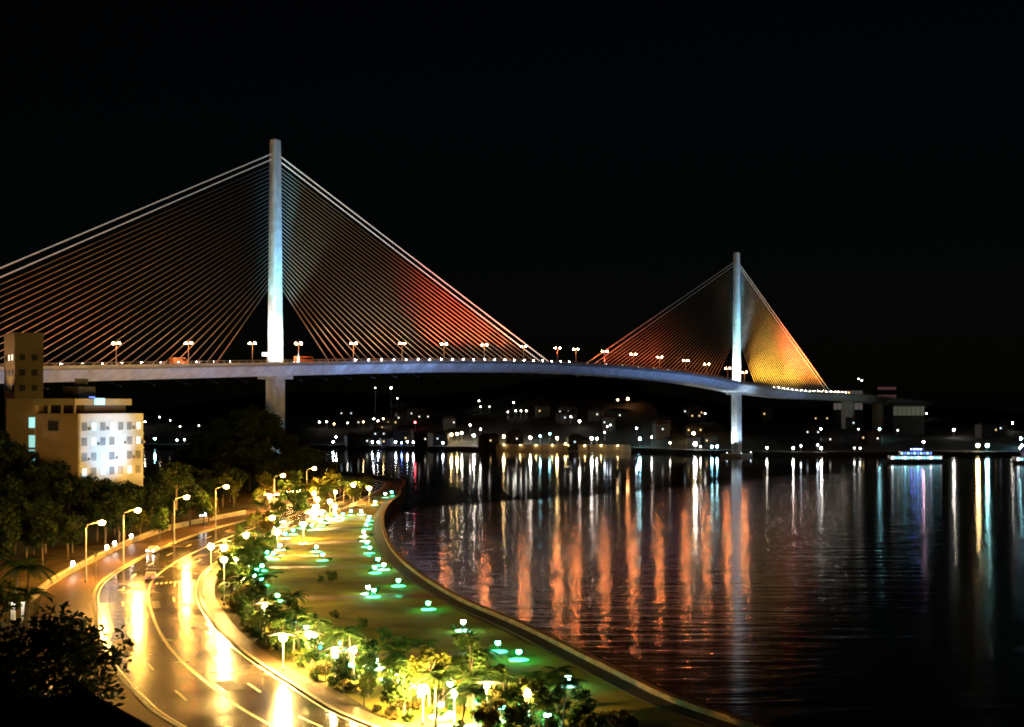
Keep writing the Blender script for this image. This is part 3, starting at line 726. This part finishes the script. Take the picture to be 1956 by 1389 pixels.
# green garden lamps: post, cap, globe, light-pool disc at the foot
GG = emit('glow_garden', (.03, 1, .42), 260); GG2 = emit('glow_garden_pale', (.3, 1, .7), 240)
greens = [(736, 951), (748, 948), (716, 966), (690, 984), (706, 996), (704, 1003), (695, 1026), (706, 1058), (722, 1082), (733, 1090), (716, 1096), (761, 1121), (703, 1136), (714, 1142), (818, 1166), (885, 1207), (951, 1247), (991, 1263), (1086, 1313),
          (670, 985), (655, 990), (625, 1000), (604, 1055), (616, 1072), (478, 1094), (490, 1100), (470, 1086), (462, 1136), (560, 1022), (510, 1065), (601, 1232), (609, 1255), (706, 1272), (717, 1280), (672, 1292), (842, 1372), (860, 1392), (958, 1378), (912, 1391), (1046, 1392), (545, 1030), (650, 1245), (560, 1190), (585, 1215), (745, 1300), (790, 1330), (530, 1150), (500, 1120), (640, 1275), (1005, 1350), (900, 1345), (860, 1330), (575, 1010), (640, 990), (645, 996), (612, 1006), (596, 1014), (535, 1052), (522, 1070), (500, 1092), (486, 1112), (476, 1128), (700, 1012), (697, 1035), (701, 1046)]
for i, (px, py) in enumerate(greens):
    h = random.uniform(1.1, 1.5); o = thing('garden_lamp', ('pale mint' if i % 3 == 0 else 'deep green') + ' glowing garden lamp over a light-pool disc, ' + ('along the promenade path' if i < 19 or i > 66 else 'among the planted strip' if py > 1180 else 'on the inner side of the lawn'), 'garden lamp', at(px, py, G + .04), 0, 'green garden lamps in the park')
    MB().lathe((0, 0, 0), [(1.15, 0), (1.3, .1), (1.28, .18), (.2, .14)], 14).build('pool_disc', mat('pale_pool_disc', (.6, .65, .6), .6, .1, 2), o)  # pale disc stands in for the pool of light below the lamp
    MB().tube([(0, 0, .12), (0, 0, h - .2)], [.06, .05], 6).build('post', DARKM, o)
    MB().ball((0, 0, h), .32, 8, 5).build('globe', GG2 if i % 3 == 0 else GG, o)
    q = at(px, py); tree('shrub', (q.x + random.uniform(-1.6, 1.6), q.y + random.uniform(.9, 2), G), '{s} {c} shrub lit green beside a garden lamp', random.uniform(.45, .8), group='shrubs beside the garden lamps')
    MB().lathe((0, 0, h + .2), [(.36, 0), (.2, .1), (.03, .16)], 10).build('cap', DARKM, o)

# ------------------------------------------------------------------ stalls, signs and gateway along the park
def stall(p, rz, w, label, c, roofm):
    o = thing('market_stall', label, 'stall', p, rz)
    for x in (-w / 2, w / 2):
        for y in (-1.2, 1.2): MB().tube([(x, y, 0), (x, y, 2.5)], .06, 5).build('post', GREYM, o)
    m = MB(); m.add([(-w / 2 - .4, -1.7, 2.5), (w / 2 + .4, -1.7, 2.5), (w / 2 + .4, 1.7, 2.5), (-w / 2 - .4, 1.7, 2.5), (-w / 2, 0, 3.4), (w / 2, 0, 3.4)], [(0, 1, 5, 4), (2, 3, 4, 5), (1, 2, 5), (3, 0, 4), (3, 2, 1, 0)]); m.build('awning', roofm, o)
    MB().box((0, 0, .5), (w, 1.6, 1.0)).build('counter', mat('counter', (.5, .45, .38), .6), o)
    MB().box((0, 0, 2.35), (w * .8, .25, .14)).build('tube_lamp', c, o)
CAN = mat('white_canvas', (.75, .73, .68), .8, .1, 1); ORC = mat('orange_canvas', (.55, .16, .04), .7, .1, 1)
stall(at(527, 1015), .4, 6, 'white canopied stall lit from inside behind the planted strip', glow('white', 160), CAN)
stall(at(604, 998), -.3, 5, 'white canopied stall lit from inside next to the lawn', glow('white', 160), CAN)
stall(at(520, 958), .2, 9, 'orange-roofed stall lit warm beside the far bend of the road', glow('warm', 120), ORC)
stall(at(560, 952), .1, 7, 'second orange-roofed stall beyond the first at the far bend', glow('warm', 90), ORC)
o = thing('light_box', 'upright blue-white lit advertising box behind the left pavement', 'sign', at(388, 990, G + .1), 0)
MB().box((0, 0, .25), (2.2, .5, .5)).build('plinth', CONC, o); MB().box((0, 0, 2.1), (2.1, .35, 3.2)).build('casing', DARKM, o); MB().box((0, -.19, 2.1), (1.9, .04, 3.0)).build('lit_panel', glow('cool', 7), o)
o = thing('signpost', 'plain pale signpost next to the first street lamp', 'signpost', at(183, 1113, G + .1), 0)
MB().tube([(0, 0, 0), (0, 0, 5.2)], .08, 6).build('pole', KERB, o); MB().box((0, 0, 4.9), (.5, .06, .7)).build('plate', KERB, o)
gp = at(35, 1184)
o = thing('gateway', 'small white gateway with two pillars lit by a lantern behind the dark trees', 'gateway', gp, .1)
for x in (-.75, .75): MB().box((x, 0, 1.1), (.55, .55, 2.2)).build('pillar', WHITEP, o)
MB().box((0, 0, 2.4), (2.6, .7, .4)).build('lintel', WHITEP, o)
MB().ball((0, -.9, 2.9), .22, 7, 4).build('lantern', glow('white', 160), o)

# ------------------------------------------------------------------ buildings on the near side
BEIGE = mat('beige_render', (.27, .21, .13), .8, .12, .15); CREAM = mat('cream_render', (.3, .27, .18), .8, .1, .2); WHITER = mat('white_render', (.55, .6, .62), .7, .06, .2)
DGLASS = mat('dark_glass', (.03, .035, .04), .1, .1, 1)
def frame_axes(c, d):
    a = math.atan2(d.y, d.x); return a
corner = Vector((-105, 330, 0)); da = Vector((-.91, .41, 0)).normalized(); db = Vector((.41, .91, 0)).normalized()
ZB = hz(-112, 342) - 3
hotel = thing('office_building', 'beige and white multi-storey building with cyan-lit windows among the dark trees', 'building', (corner.x, corner.y, ZB))
hotel.rotation_euler = (0, 0, math.atan2(db.y, db.x))     # local x runs along the white facade, local y along the beige one
def hb(name, x0, x1, y0, y1, z0, z1, mt, parent=None):
    m = MB().box(((x0 + x1) / 2, (y0 + y1) / 2, (z0 + z1) / 2 - ZB), (x1 - x0, y1 - y0, z1 - z0)); return m.build(name, mt, parent or hotel)
LA, LB = 22.4, 24.0
body = hb('wall', 0, LB, 0, LA, ZB, 32.3, BEIGE)
hb('white_facade', .2, LB - .2, -.12, 0, ZB + 4, 32.3, WHITER)
hb('stair_tower', -.25, 5, LA - 9, LA + .2, ZB, 36.0, BEIGE)
hb('roof_slab', -.6, LB - 4, .4, LA - 8.9, 34.4, 36.0, CREAM)
for yy in (1.2, 5.2, 9.2): hb('roof_column', .2, .7, yy, yy + .5, 32.3, 34.4, CREAM)
hb('terrace_wall', 4, LB - 5, 1.5, LA - 9.5, 32.3, 34.4, mat('dark_recess', (.06, .04, .03), .8))
def win(x, y, z, w, h, mt, face, fr=DARKM):
    if face == 'beige': f = hb('window', -.36, -.252 if y > LA - 9.2 else -.002, y - w / 2 - .1, y + w / 2 + .1, z - .1, z + h + .1, fr); hb('pane', -.39, -.361, y - w / 2, y + w / 2, z, z + h, mt, f)
    else: f = hb('window', x - w / 2 - .08, x + w / 2 + .08, -.2, -.121, z - .08, z + h + .08, fr); hb('pane', x - w / 2, x + w / 2, -.235, -.201, z, z + h, mt, f)
for z, h, c in ((28.8, 2.6, .9), (24.0, 3.0, .7), (20.6, 2.8, .8)):
    win(0, LA - 8.2, z, 2.0, h, emit('glow_stair_%g' % c, (.45, 1, .95), c), 'beige')
win(0, 7.5, 28.2, 3.0, 2.2, DGLASS, 'beige')
for fl in range(4):
    for k in range(7):
        lit = (fl * 7 + k) % 5 in (1, 3)
        win(2 + k * 3.3, 0, 28.2 - fl * 3.7, 1.7, 1.9, emit('glow_office', (.75, .95, 1), .9) if lit else mat('curtained_glass', (.2, .23, .25), .3, .2, 1), 'white', GREYM)
for fl in range(4): hb('floor_ledge', .1, LB, -.3, -.122, 27.0 - fl * 3.7, 27.25 - fl * 3.7, WHITER)
for k, fl in ((0, 0), (2, 0), (5, 0), (1, 1), (4, 1), (6, 1), (0, 2), (3, 2), (5, 2)):
    hb('air_conditioner', 3.3 + k * 3.3, 4.2 + k * 3.3, -.62, -.13, 28.3 - fl * 3.7, 28.95 - fl * 3.7, GREYM)
hb('drain_pipe', .35, .5, -.25, -.121, ZB + 4.5, 32.2, GREYM)
sgn = hb('roof_sign', 6.2, 9.6, .1, .35, 34.5, 36.1, glow('cyan', 1.6)); 
hb('roof_sign_glow_tube', 4.2, 6.1, .1, .3, 36.2, 36.5, glow('blue', 2.0))
hb('roof_box', 3.5, 9.5, 3, 8, 36.0, 39.0, DARKM); hb('antenna_frame', 4.0, 8.5, 4.4, 4.6, 39, 41, DARKM)
# floodlights for the two facades
def ground_flood(p, tgt, col, I, an, lab):
    flood(p, tgt, col, I, an, lab, None, None)
fw = corner + db * 12 - da * 15
ground_flood((fw.x, fw.y, 20.5), (corner.x + 4.5, corner.y + 10, 25), (.2, .6, 1), 430, 80, 'cool floodlight beside the white facade of the beige building')
tree('forest', (fw.x + 5.5, fw.y - 6, 9.5), 'dark green tree catching the cool light in front of the white facade', .9)
tree('forest', (fw.x + 1.0, fw.y + 10, 9.5), 'tall tree half hiding the white facade', .85)
for x, y, sc_ in [(-92, 324, 1.3), (-97, 319, 1.25), (-103, 317, 1.1), (-88, 333, 1.35), (-86, 345, 1.3), (-110, 318, 1.1), (-90, 312, 1.1), (-84, 356, 1.2)]:
    tree('forest', (x, y, hz(x, y) - .3), '{s} {f} dark tree right in front of the beige and white building', sc_, group='trees in front of the building')
fb = corner - db * 20 + da * 12
ground_flood((fb.x, fb.y, 24), (corner.x - 11, corner.y + 5, 27), (1, .7, .36), 40, 48, 'warm lamp lighting the beige side wall of the building')
# tower block at the left edge
tc_ = atd(28, 700, 392)
tower = thing('apartment_tower', 'tall narrow tower block lit pale orange on one face, overlapping the bridge deck', 'building', (tc_.x, tc_.y, G))
td = Vector((.85, .53, 0)).normalized(); tower.rotation_euler = (0, 0, math.atan2(td.y, td.x)); TZ = 54.4
def tb(name, x0, x1, y0, y1, z0, z1, mt, parent=None): return MB().box(((x0 + x1) / 2, (y0 + y1) / 2, (z0 + z1) / 2 - G), (x1 - x0, y1 - y0, z1 - z0)).build(name, mt, parent or tower)
TOWR = mat('tower_render', (.1, .085, .05), .8, .15, .2)
tb('wall', 0, 8, 0, 14, G, TZ, TOWR); tb('parapet', -.2, 8.2, -.2, 14.2, TZ, TZ + .9, TOWR)
for fl in range(9):
    for k in range(3):
        f = tb('window', -.08, 0, 1.6 + k * 4.2, 3.8 + k * 4.2, 12 + fl * 4.4, 14 + fl * 4.4, DARKM); tb('pane', -.12, -.081, 1.75 + k * 4.2, 3.65 + k * 4.2, 12.15 + fl * 4.4, 13.85 + fl * 4.4, DGLASS if (fl, k) != (8, 1) and (fl, k) != (8, 0) else glow('white', 1.2), f)
    for k in range(2):
        f = tb('window', 1.2 + k * 3.4, 3.0 + k * 3.4, -.08, 0, 12 + fl * 4.4, 14 + fl * 4.4, DARKM); tb('pane', 1.3 + k * 3.4, 2.9 + k * 3.4, -.12, -.081, 12.15 + fl * 4.4, 13.85 + fl * 4.4, DGLASS, f)
nf = tc_ + Vector((-.85, -.53, 0)) * 15 + Vector((-.53, .85, 0)) * 6
ground_flood((nf.x, nf.y, 33), (tc_.x - 3, tc_.y + 5, 50), (1, .55, .25), 1000, 60, 'warm lamp washing the lit face of the tower block')
# roofs in the dark foreground
rc = [atd(160, 1318, 96), atd(275, 1389 + 4, 86)]
dirr = Vector((rc[1].x - rc[0].x, rc[1].y - rc[0].y, 0)).normalized(); zr = 13.9
rb = thing('flat_roofed_building', 'dark flat-roofed building whose roof edge cuts across the lower corner in front of the road', 'building', (rc[0].x, rc[0].y, G), math.atan2(dirr.y, dirr.x))
def fb_(name, x0, x1, y0, y1, z0, z1, mt): return MB().box(((x0 + x1) / 2, (y0 + y1) / 2, (z0 + z1) / 2 - G), (x1 - x0, y1 - y0, z1 - z0)).build(name, mt, rb)
DROOF = mat('dark_roof', (.02, .018, .016), .9, .3, .5)
fb_('wall', -1, 40, -26, -.6, G, zr - .4, DROOF); fb_('roof', -1.5, 41, -27, 0, zr - .4, zr - .05, DROOF); fb_('parapet', -1.5, 41, -.35, 0.05, zr - .05, zr + .5, DROOF)
RTILE = mat('red_tile', (.16, .05, .03), .7, .3, 1)
hh = thing('red_roofed_house', 'small house with a dim red tiled roof under the dark trees', 'house', (-44, 128 - 14, G), .2)
MB().box((0, 0, 3.5), (9, 7, 7)).build('wall', mat('house_wall', (.3, .2, .14), .8), hh)
MB().add([(-5, -4, 7), (5, -4, 7), (5, 4, 7), (-5, 4, 7), (-5, 0, 9.4), (5, 0, 9.4)], [(0, 1, 5, 4), (2, 3, 4, 5), (1, 2, 5), (3, 0, 4), (3, 2, 1, 0)]).build('roof', RTILE, hh)
for x in (-2.4, 0, 2.4):
    w_ = MB().box((x, -3.52, 4.6), (1.3, .1, 1.5)).build('window', DARKM, hh); MB().box((x, -3.58, 4.6), (1.1, .06, 1.3)).build('pane', glow('warm', .5) if x < 1 else DGLASS, w_)

# ------------------------------------------------------------------ far shore: lamps, houses, boats
def ray_far(px, py, above):
    d = 905.0
    while d < 1700:
        p = atd(px, py, d)
        if p.y > shore_y(p.x) + 3 and far_z(p.x, p.y) + above >= p.z: return Vector((p.x, p.y, far_z(p.x, p.y)))
        d += 2
    p = atd(px, py, 1250); return Vector((p.x, p.y, far_z(p.x, p.y)))
SHARED = {}
def far_lamp(px, py, c='white', s=120, r=.55, h=6.5):
    p = ray_far(px, py, h); z = atd(px, py, p.y).z; hgt = max(2.5, z - p.z)
    nm = {'white': 'white', 'warm': 'warm yellow', 'cool': 'cool blue-white', 'cyan': 'cyan', 'red': 'red', 'sodium': 'orange', 'blue': 'blue', 'pink': 'pink'}[c]
    o = thing('lamp_post', 'distant lamp post with a %s light on the dark far shore' % nm, 'street lamp', p, 0, '%s lamps on the far shore' % nm)
    MB().tube([(0, 0, -.3), (0, 0, hgt)], [.16, .1], 5).build('pole', GREYM, o)
    MB().ball((0, 0, hgt), r, 7, 4).build('lamp', glow(c, round(s * (.35 if py < 818 else .55 if px > 1400 and px < 1800 else 1.0))), o)
L = far_lamp
for a in [(747, 741, 'white', 200, .8), (717, 741, 'white', 25), (759, 761, 'white', 50), (610, 806), (624, 806), (638, 810, 'warm'), (664, 808, 'white', 50), (694, 806, 'warm'), (714, 800), (722, 804), (732, 800, 'warm'), (747, 796, 'white', 220, .8), (763, 797), (793, 807, 'red', 90, .8),
          (636, 845, 'cool'), (642, 835, 'cool'), (663, 833, 'cool', 60), (667, 845, 'cool'), (685, 838, 'cool'), (823, 828, 'white', 200, .7), (846, 846, 'cool'), (850, 830, 'warm', 260, .8), (862, 830, 'warm', 260, .8), (873, 829, 'warm', 260, .8), (882, 827, 'white', 200, .7), (905, 832, 'white', 260, .8), (918, 832, 'white', 260, .8), (918, 820, 'white', 120), (898, 812, 'white', 120),
          (948, 834, 'warm', 260, .8), (962, 834, 'warm', 260, .8), (941, 846, 'warm', 90), (995, 835, 'white', 260, .8), (1013, 836, 'white', 260, .8), (1032, 833, 'cyan', 120), (1050, 829, 'cyan', 70), (1064, 837, 'warm', 300, .85), (1085, 837, 'warm', 300, .85), (1080, 848, 'warm', 90), (1130, 838, 'white', 320, .9), (1140, 838, 'white', 100), (1107, 805, 'white', 200, .8), (1090, 796, 'white', 40),
          (1160, 815, 'cool', 40), (1155, 826, 'cool', 40), (1166, 812, 'cool', 40), (1222, 838, 'cyan', 200, .8), (1245, 835, 'white', 90), (1216, 818, 'cool', 70), (915, 766, 'white', 110), (918, 777, 'white', 60), (935, 777, 'white', 30), (981, 769, 'white', 110), (970, 787, 'white', 50), (985, 785, 'white', 100), (995, 785, 'white', 80), (1005, 785, 'white', 60), (1180, 764, 'warm', 150), (1199, 762, 'sodium', 260, 1.0),
          (1325, 828, 'warm', 260, .9), (1328, 848, 'white', 420, 1.1), (1338, 866, 'white', 90), (1360, 861, 'cyan', 140, .7), (1370, 853, 'cyan', 160, .7), (1347, 790, 'white', 60), (1280, 846, 'white', 30), (1465, 863, 'white', 160), (1515, 863, 'white', 220, .7), (1530, 852, 'cool', 40), (1562, 850, 'cool', 60), (1569, 863, 'white', 240, .7), (1567, 820, 'cool', 220, .8), (1640, 724, 'white', 60), (1646, 727, 'white', 80), (1640, 820, 'white', 20), (1680, 820, 'cyan', 120, .8), (1715, 822, 'white', 20), (1770, 790, 'white', 70), (1822, 821, 'white', 240, .7), (1934, 808, 'white', 200, .65), (1632, 870, 'white', 30), (1643, 873, 'white', 30),
          (268, 800), (277, 806, 'white', 160), (305, 797, 'white', 50), (325, 803, 'white', 40), (344, 815, 'white', 60), (380, 813, 'white', 40), (296, 838, 'cyan', 140, .7), (338, 841, 'cool', 60), (352, 840, 'cool', 90),
          (1868, 851, 'warm', 420, 1.1), (1886, 851, 'cyan', 300, 1.1), (1950, 838, 'cyan', 160, .8), (1952, 851, 'blue', 200, .8), (1948, 883, 'cool', 60)]: L(*a)
for k in range(9): L(700 + k * 11.2, 845 - random.uniform(-1.5, 2), 'cool' if k % 3 else 'blue', 110, .6, 5)
qp = [Vector((x, shore_y(x) - .6, 0)) for x in range(-12, 92, 4)]
qw = thing('quay_wall', 'long pale quay wall lit warm along the far shore under the row of lamps', 'wall', qp[0])
under(band(qp, -1.2, 0, -2, 4.6, 'wall_body', mat('quay_stone', (.5, .4, .25), .8, .2, .3)), qw); n0 = len(COL.objects)
stones(qp, 8, -1.5, .2, 4.6, 5.0, .1, 'coping_stone', KERB, None)
for o in list(COL.objects)[n0:]: under(o, qw)
for x in range(-6, 90, 12):
    y = shore_y(x) - 2.4; o = thing('quay_lamp', 'low warm lamp on a bracket over the water in front of the far quay wall', 'lamp', (x, y, 4.6), 0, 'lamps on the far quay wall')
    MB().tube([(0, 0, 0), (0, 1.9, -.3)], .08, 5).build('bracket', GREYM, o); MB().ball((0, 0, -.1), .22, 6, 4).build('lamp', glow('warm', 150), o)
# houses on the far hillside
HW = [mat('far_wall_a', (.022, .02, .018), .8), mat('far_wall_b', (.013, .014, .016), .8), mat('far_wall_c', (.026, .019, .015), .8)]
def far_house(px, py, w, d, h, lit, k):
    p = ray_far(px, py, 3); o = thing('hillside_house', 'distant %s house with %s windows, %s on the far hillside' % (('grey', 'slate', 'brown')[k % 3], ('warm-lit', 'white-lit', 'bluish-lit')[k % 3], 'low down near the water' if py > 822 else 'higher up'), 'house', p, random.uniform(-.4, .4), 'houses on the far hillside')
    MB().box((0, 0, h / 2 - 1), (w, d, h + 2)).build('wall', HW[k % 3], o)
    MB().add([(-w / 2 - .5, -d / 2 - .5, h), (w / 2 + .5, -d / 2 - .5, h), (w / 2 + .5, d / 2 + .5, h), (-w / 2 - .5, d / 2 + .5, h), (-w / 4, 0, h + 2.4), (w / 4, 0, h + 2.4)], [(0, 1, 5, 4), (2, 3, 4, 5), (1, 2, 5), (3, 0, 4), (3, 2, 1, 0)]).build('roof', mat('far_roof', (.05, .02, .014), .8, .3, .5), o)
    n = max(2, int(w / 3))
    for j in range(n):
        x = -w / 2 + (j + .5) * w / n; f = MB().box((x, -d / 2 - .03, h * .6), (1.3, .08, 1.4)).build('window', DARKM, o)
        MB().box((x, -d / 2 - .09, h * .6), (1.1, .05, 1.2)).build('pane', glow(('warm', 'white', 'cool')[k % 3], 1.5) if (j + k) % lit == 0 else DGLASS, f)
random.seed(21)
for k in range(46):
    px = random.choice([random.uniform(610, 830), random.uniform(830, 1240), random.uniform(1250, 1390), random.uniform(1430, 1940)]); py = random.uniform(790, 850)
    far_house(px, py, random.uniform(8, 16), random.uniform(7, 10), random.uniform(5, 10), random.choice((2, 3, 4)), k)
# larger pale blocks on the right
def block(px0, px1, py0, py1, dist, rows, lab, c):
    a = atd(px0, py1, dist); b = atd(px1, py0, dist); w = b.x - a.x; zb = far_z((a.x + b.x) / 2, dist); z1 = b.z + 1.0
    o = thing('hillside_block', lab, 'building', ((a.x + b.x) / 2, dist, zb - 2)); H_ = z1 - zb + 2
    MB().box((0, 6, H_ / 2), (w, 12, H_)).build('wall', HW[1], o); MB().box((0, 6, H_ + .25), (w + .8, 12.8, .5)).build('roof', HW[0], o)
    for r0, r1 in rows:
        za, zb_ = atd(0, r1, dist).z, atd(0, r0, dist).z; n = 7
        for k in range(n):
            x = -w / 2 + (k + .5) * w / n
            f = MB().box((x, -.05, (za + zb_) / 2 - zb + 2), (w / n - .3, .1, zb_ - za)).build('window', DARKM, o); MB().box((x, -.12, (za + zb_) / 2 - zb + 2), (w / n - .45, .05, zb_ - za - .3)).build('pane', c, f)  # faintly glowing panes stand in for the lit bands of the walls
block(1592, 1648, 744, 800, 1120, [(746, 756), (770, 783)], 'wide dark block with two wall bands given a dim grey glow beyond the bridge cables', emit('dim_wall_glow', (.75, .65, .62), .09))
block(1676, 1712, 738, 790, 1150, [(739, 745), (754, 760)], 'small block with wall bands given a dim reddish glow on the dark hill', emit('dim_red_wall_glow', (.9, .4, .4), .06))
block(1706, 1766, 772, 815, 1080, [(776, 794)], 'low block with one wall band given a faint olive glow above the excursion boat', emit('dim_olive_wall_glow', (.6, .65, .5), .05))
# boats
def boat(px, wl_py, length, label, full=True):
    p = at(px, wl_py, 0); o = thing('excursion_boat', label, 'boat', p, 0)
    n = 12; m = MB(); vs = []
    for i in range(n + 1):
        x = -length / 2 + length * i / n; w = 4 * (1 - abs(2 * i / n - 1) ** 3) + .3; sh = .8 * abs(2 * i / n - 1) ** 2
        vs += [(x * .94, -w * .7, -.6), (x * .94, w * .7, -.6), (x, w, 1.6 + sh), (x, -w, 1.6 + sh)]
    m.add(vs, [(i * 4 + k, i * 4 + (k + 1) % 4, i * 4 + 4 + (k + 1) % 4, i * 4 + 4 + k) for i in range(n) for k in range(4)] + [(3, 2, 1, 0), tuple(n * 4 + k for k in range(4))]).build('hull', mat('hull', (.05, .06, .09), .4), o)
    MB().box((0, 0, 3.0), (length * .88, 5.6, 2.6)).build('main_deck', WHITEP, o); MB().box((0, 0, 4.4), (length * .9, 6, .2)).build('deck_roof', WHITEP, o)
    MB().box((0, 0, 5.6), (length * .52, 4.6, 2.2)).build('upper_deck', WHITEP, o); MB().box((0, 0, 6.8), (length * .55, 5, .2)).build('deck_roof', WHITEP, o)
    MB().box((length * .05, 0, 7.7), (length * .2, 3.4, 1.6)).build('wheelhouse', WHITEP, o); MB().tube([(length * .14, 0, 8.4), (length * .14, 0, 12.5)], .1, 5).build('funnel_mast', GREYM, o)
    k = int(length / 2.2)
    for i in range(k):
        x = -length * .43 + length * .86 * (i + .5) / k; f = MB().box((x, -2.83, 3.1), (1.5, .08, 1.6)).build('window', DARKM, o); MB().box((x, -2.9, 3.1), (1.3, .06, 1.4)).build('pane', glow('cyan' if i % 3 else 'cool', 2.2 if (i * 7) % 4 else 9), f)
        if abs(x) < length * .26:
            f = MB().box((x, -2.33, 5.7), (1.4, .08, 1.3)).build('window', DARKM, o); MB().box((x, -2.4, 5.7), (1.2, .06, 1.1)).build('pane', glow('cyan' if i % 2 else 'blue', 3), f)
        if abs(x) < length * .12: MB().ball((x, -1.9, 8.2), .3, 6, 4).build('string_light', glow('blue', 60), o)
    MB().ball((length * .14, -.3, 12.5), .6, 7, 4).build('mast_light', glow('pink', 90), o)
boat(1748, 884, 35.5, 'white excursion boat glowing cyan and blue, moored on the dark strait')
boat(1975, 887, 26, 'second lit excursion boat cut by the edge of the view')
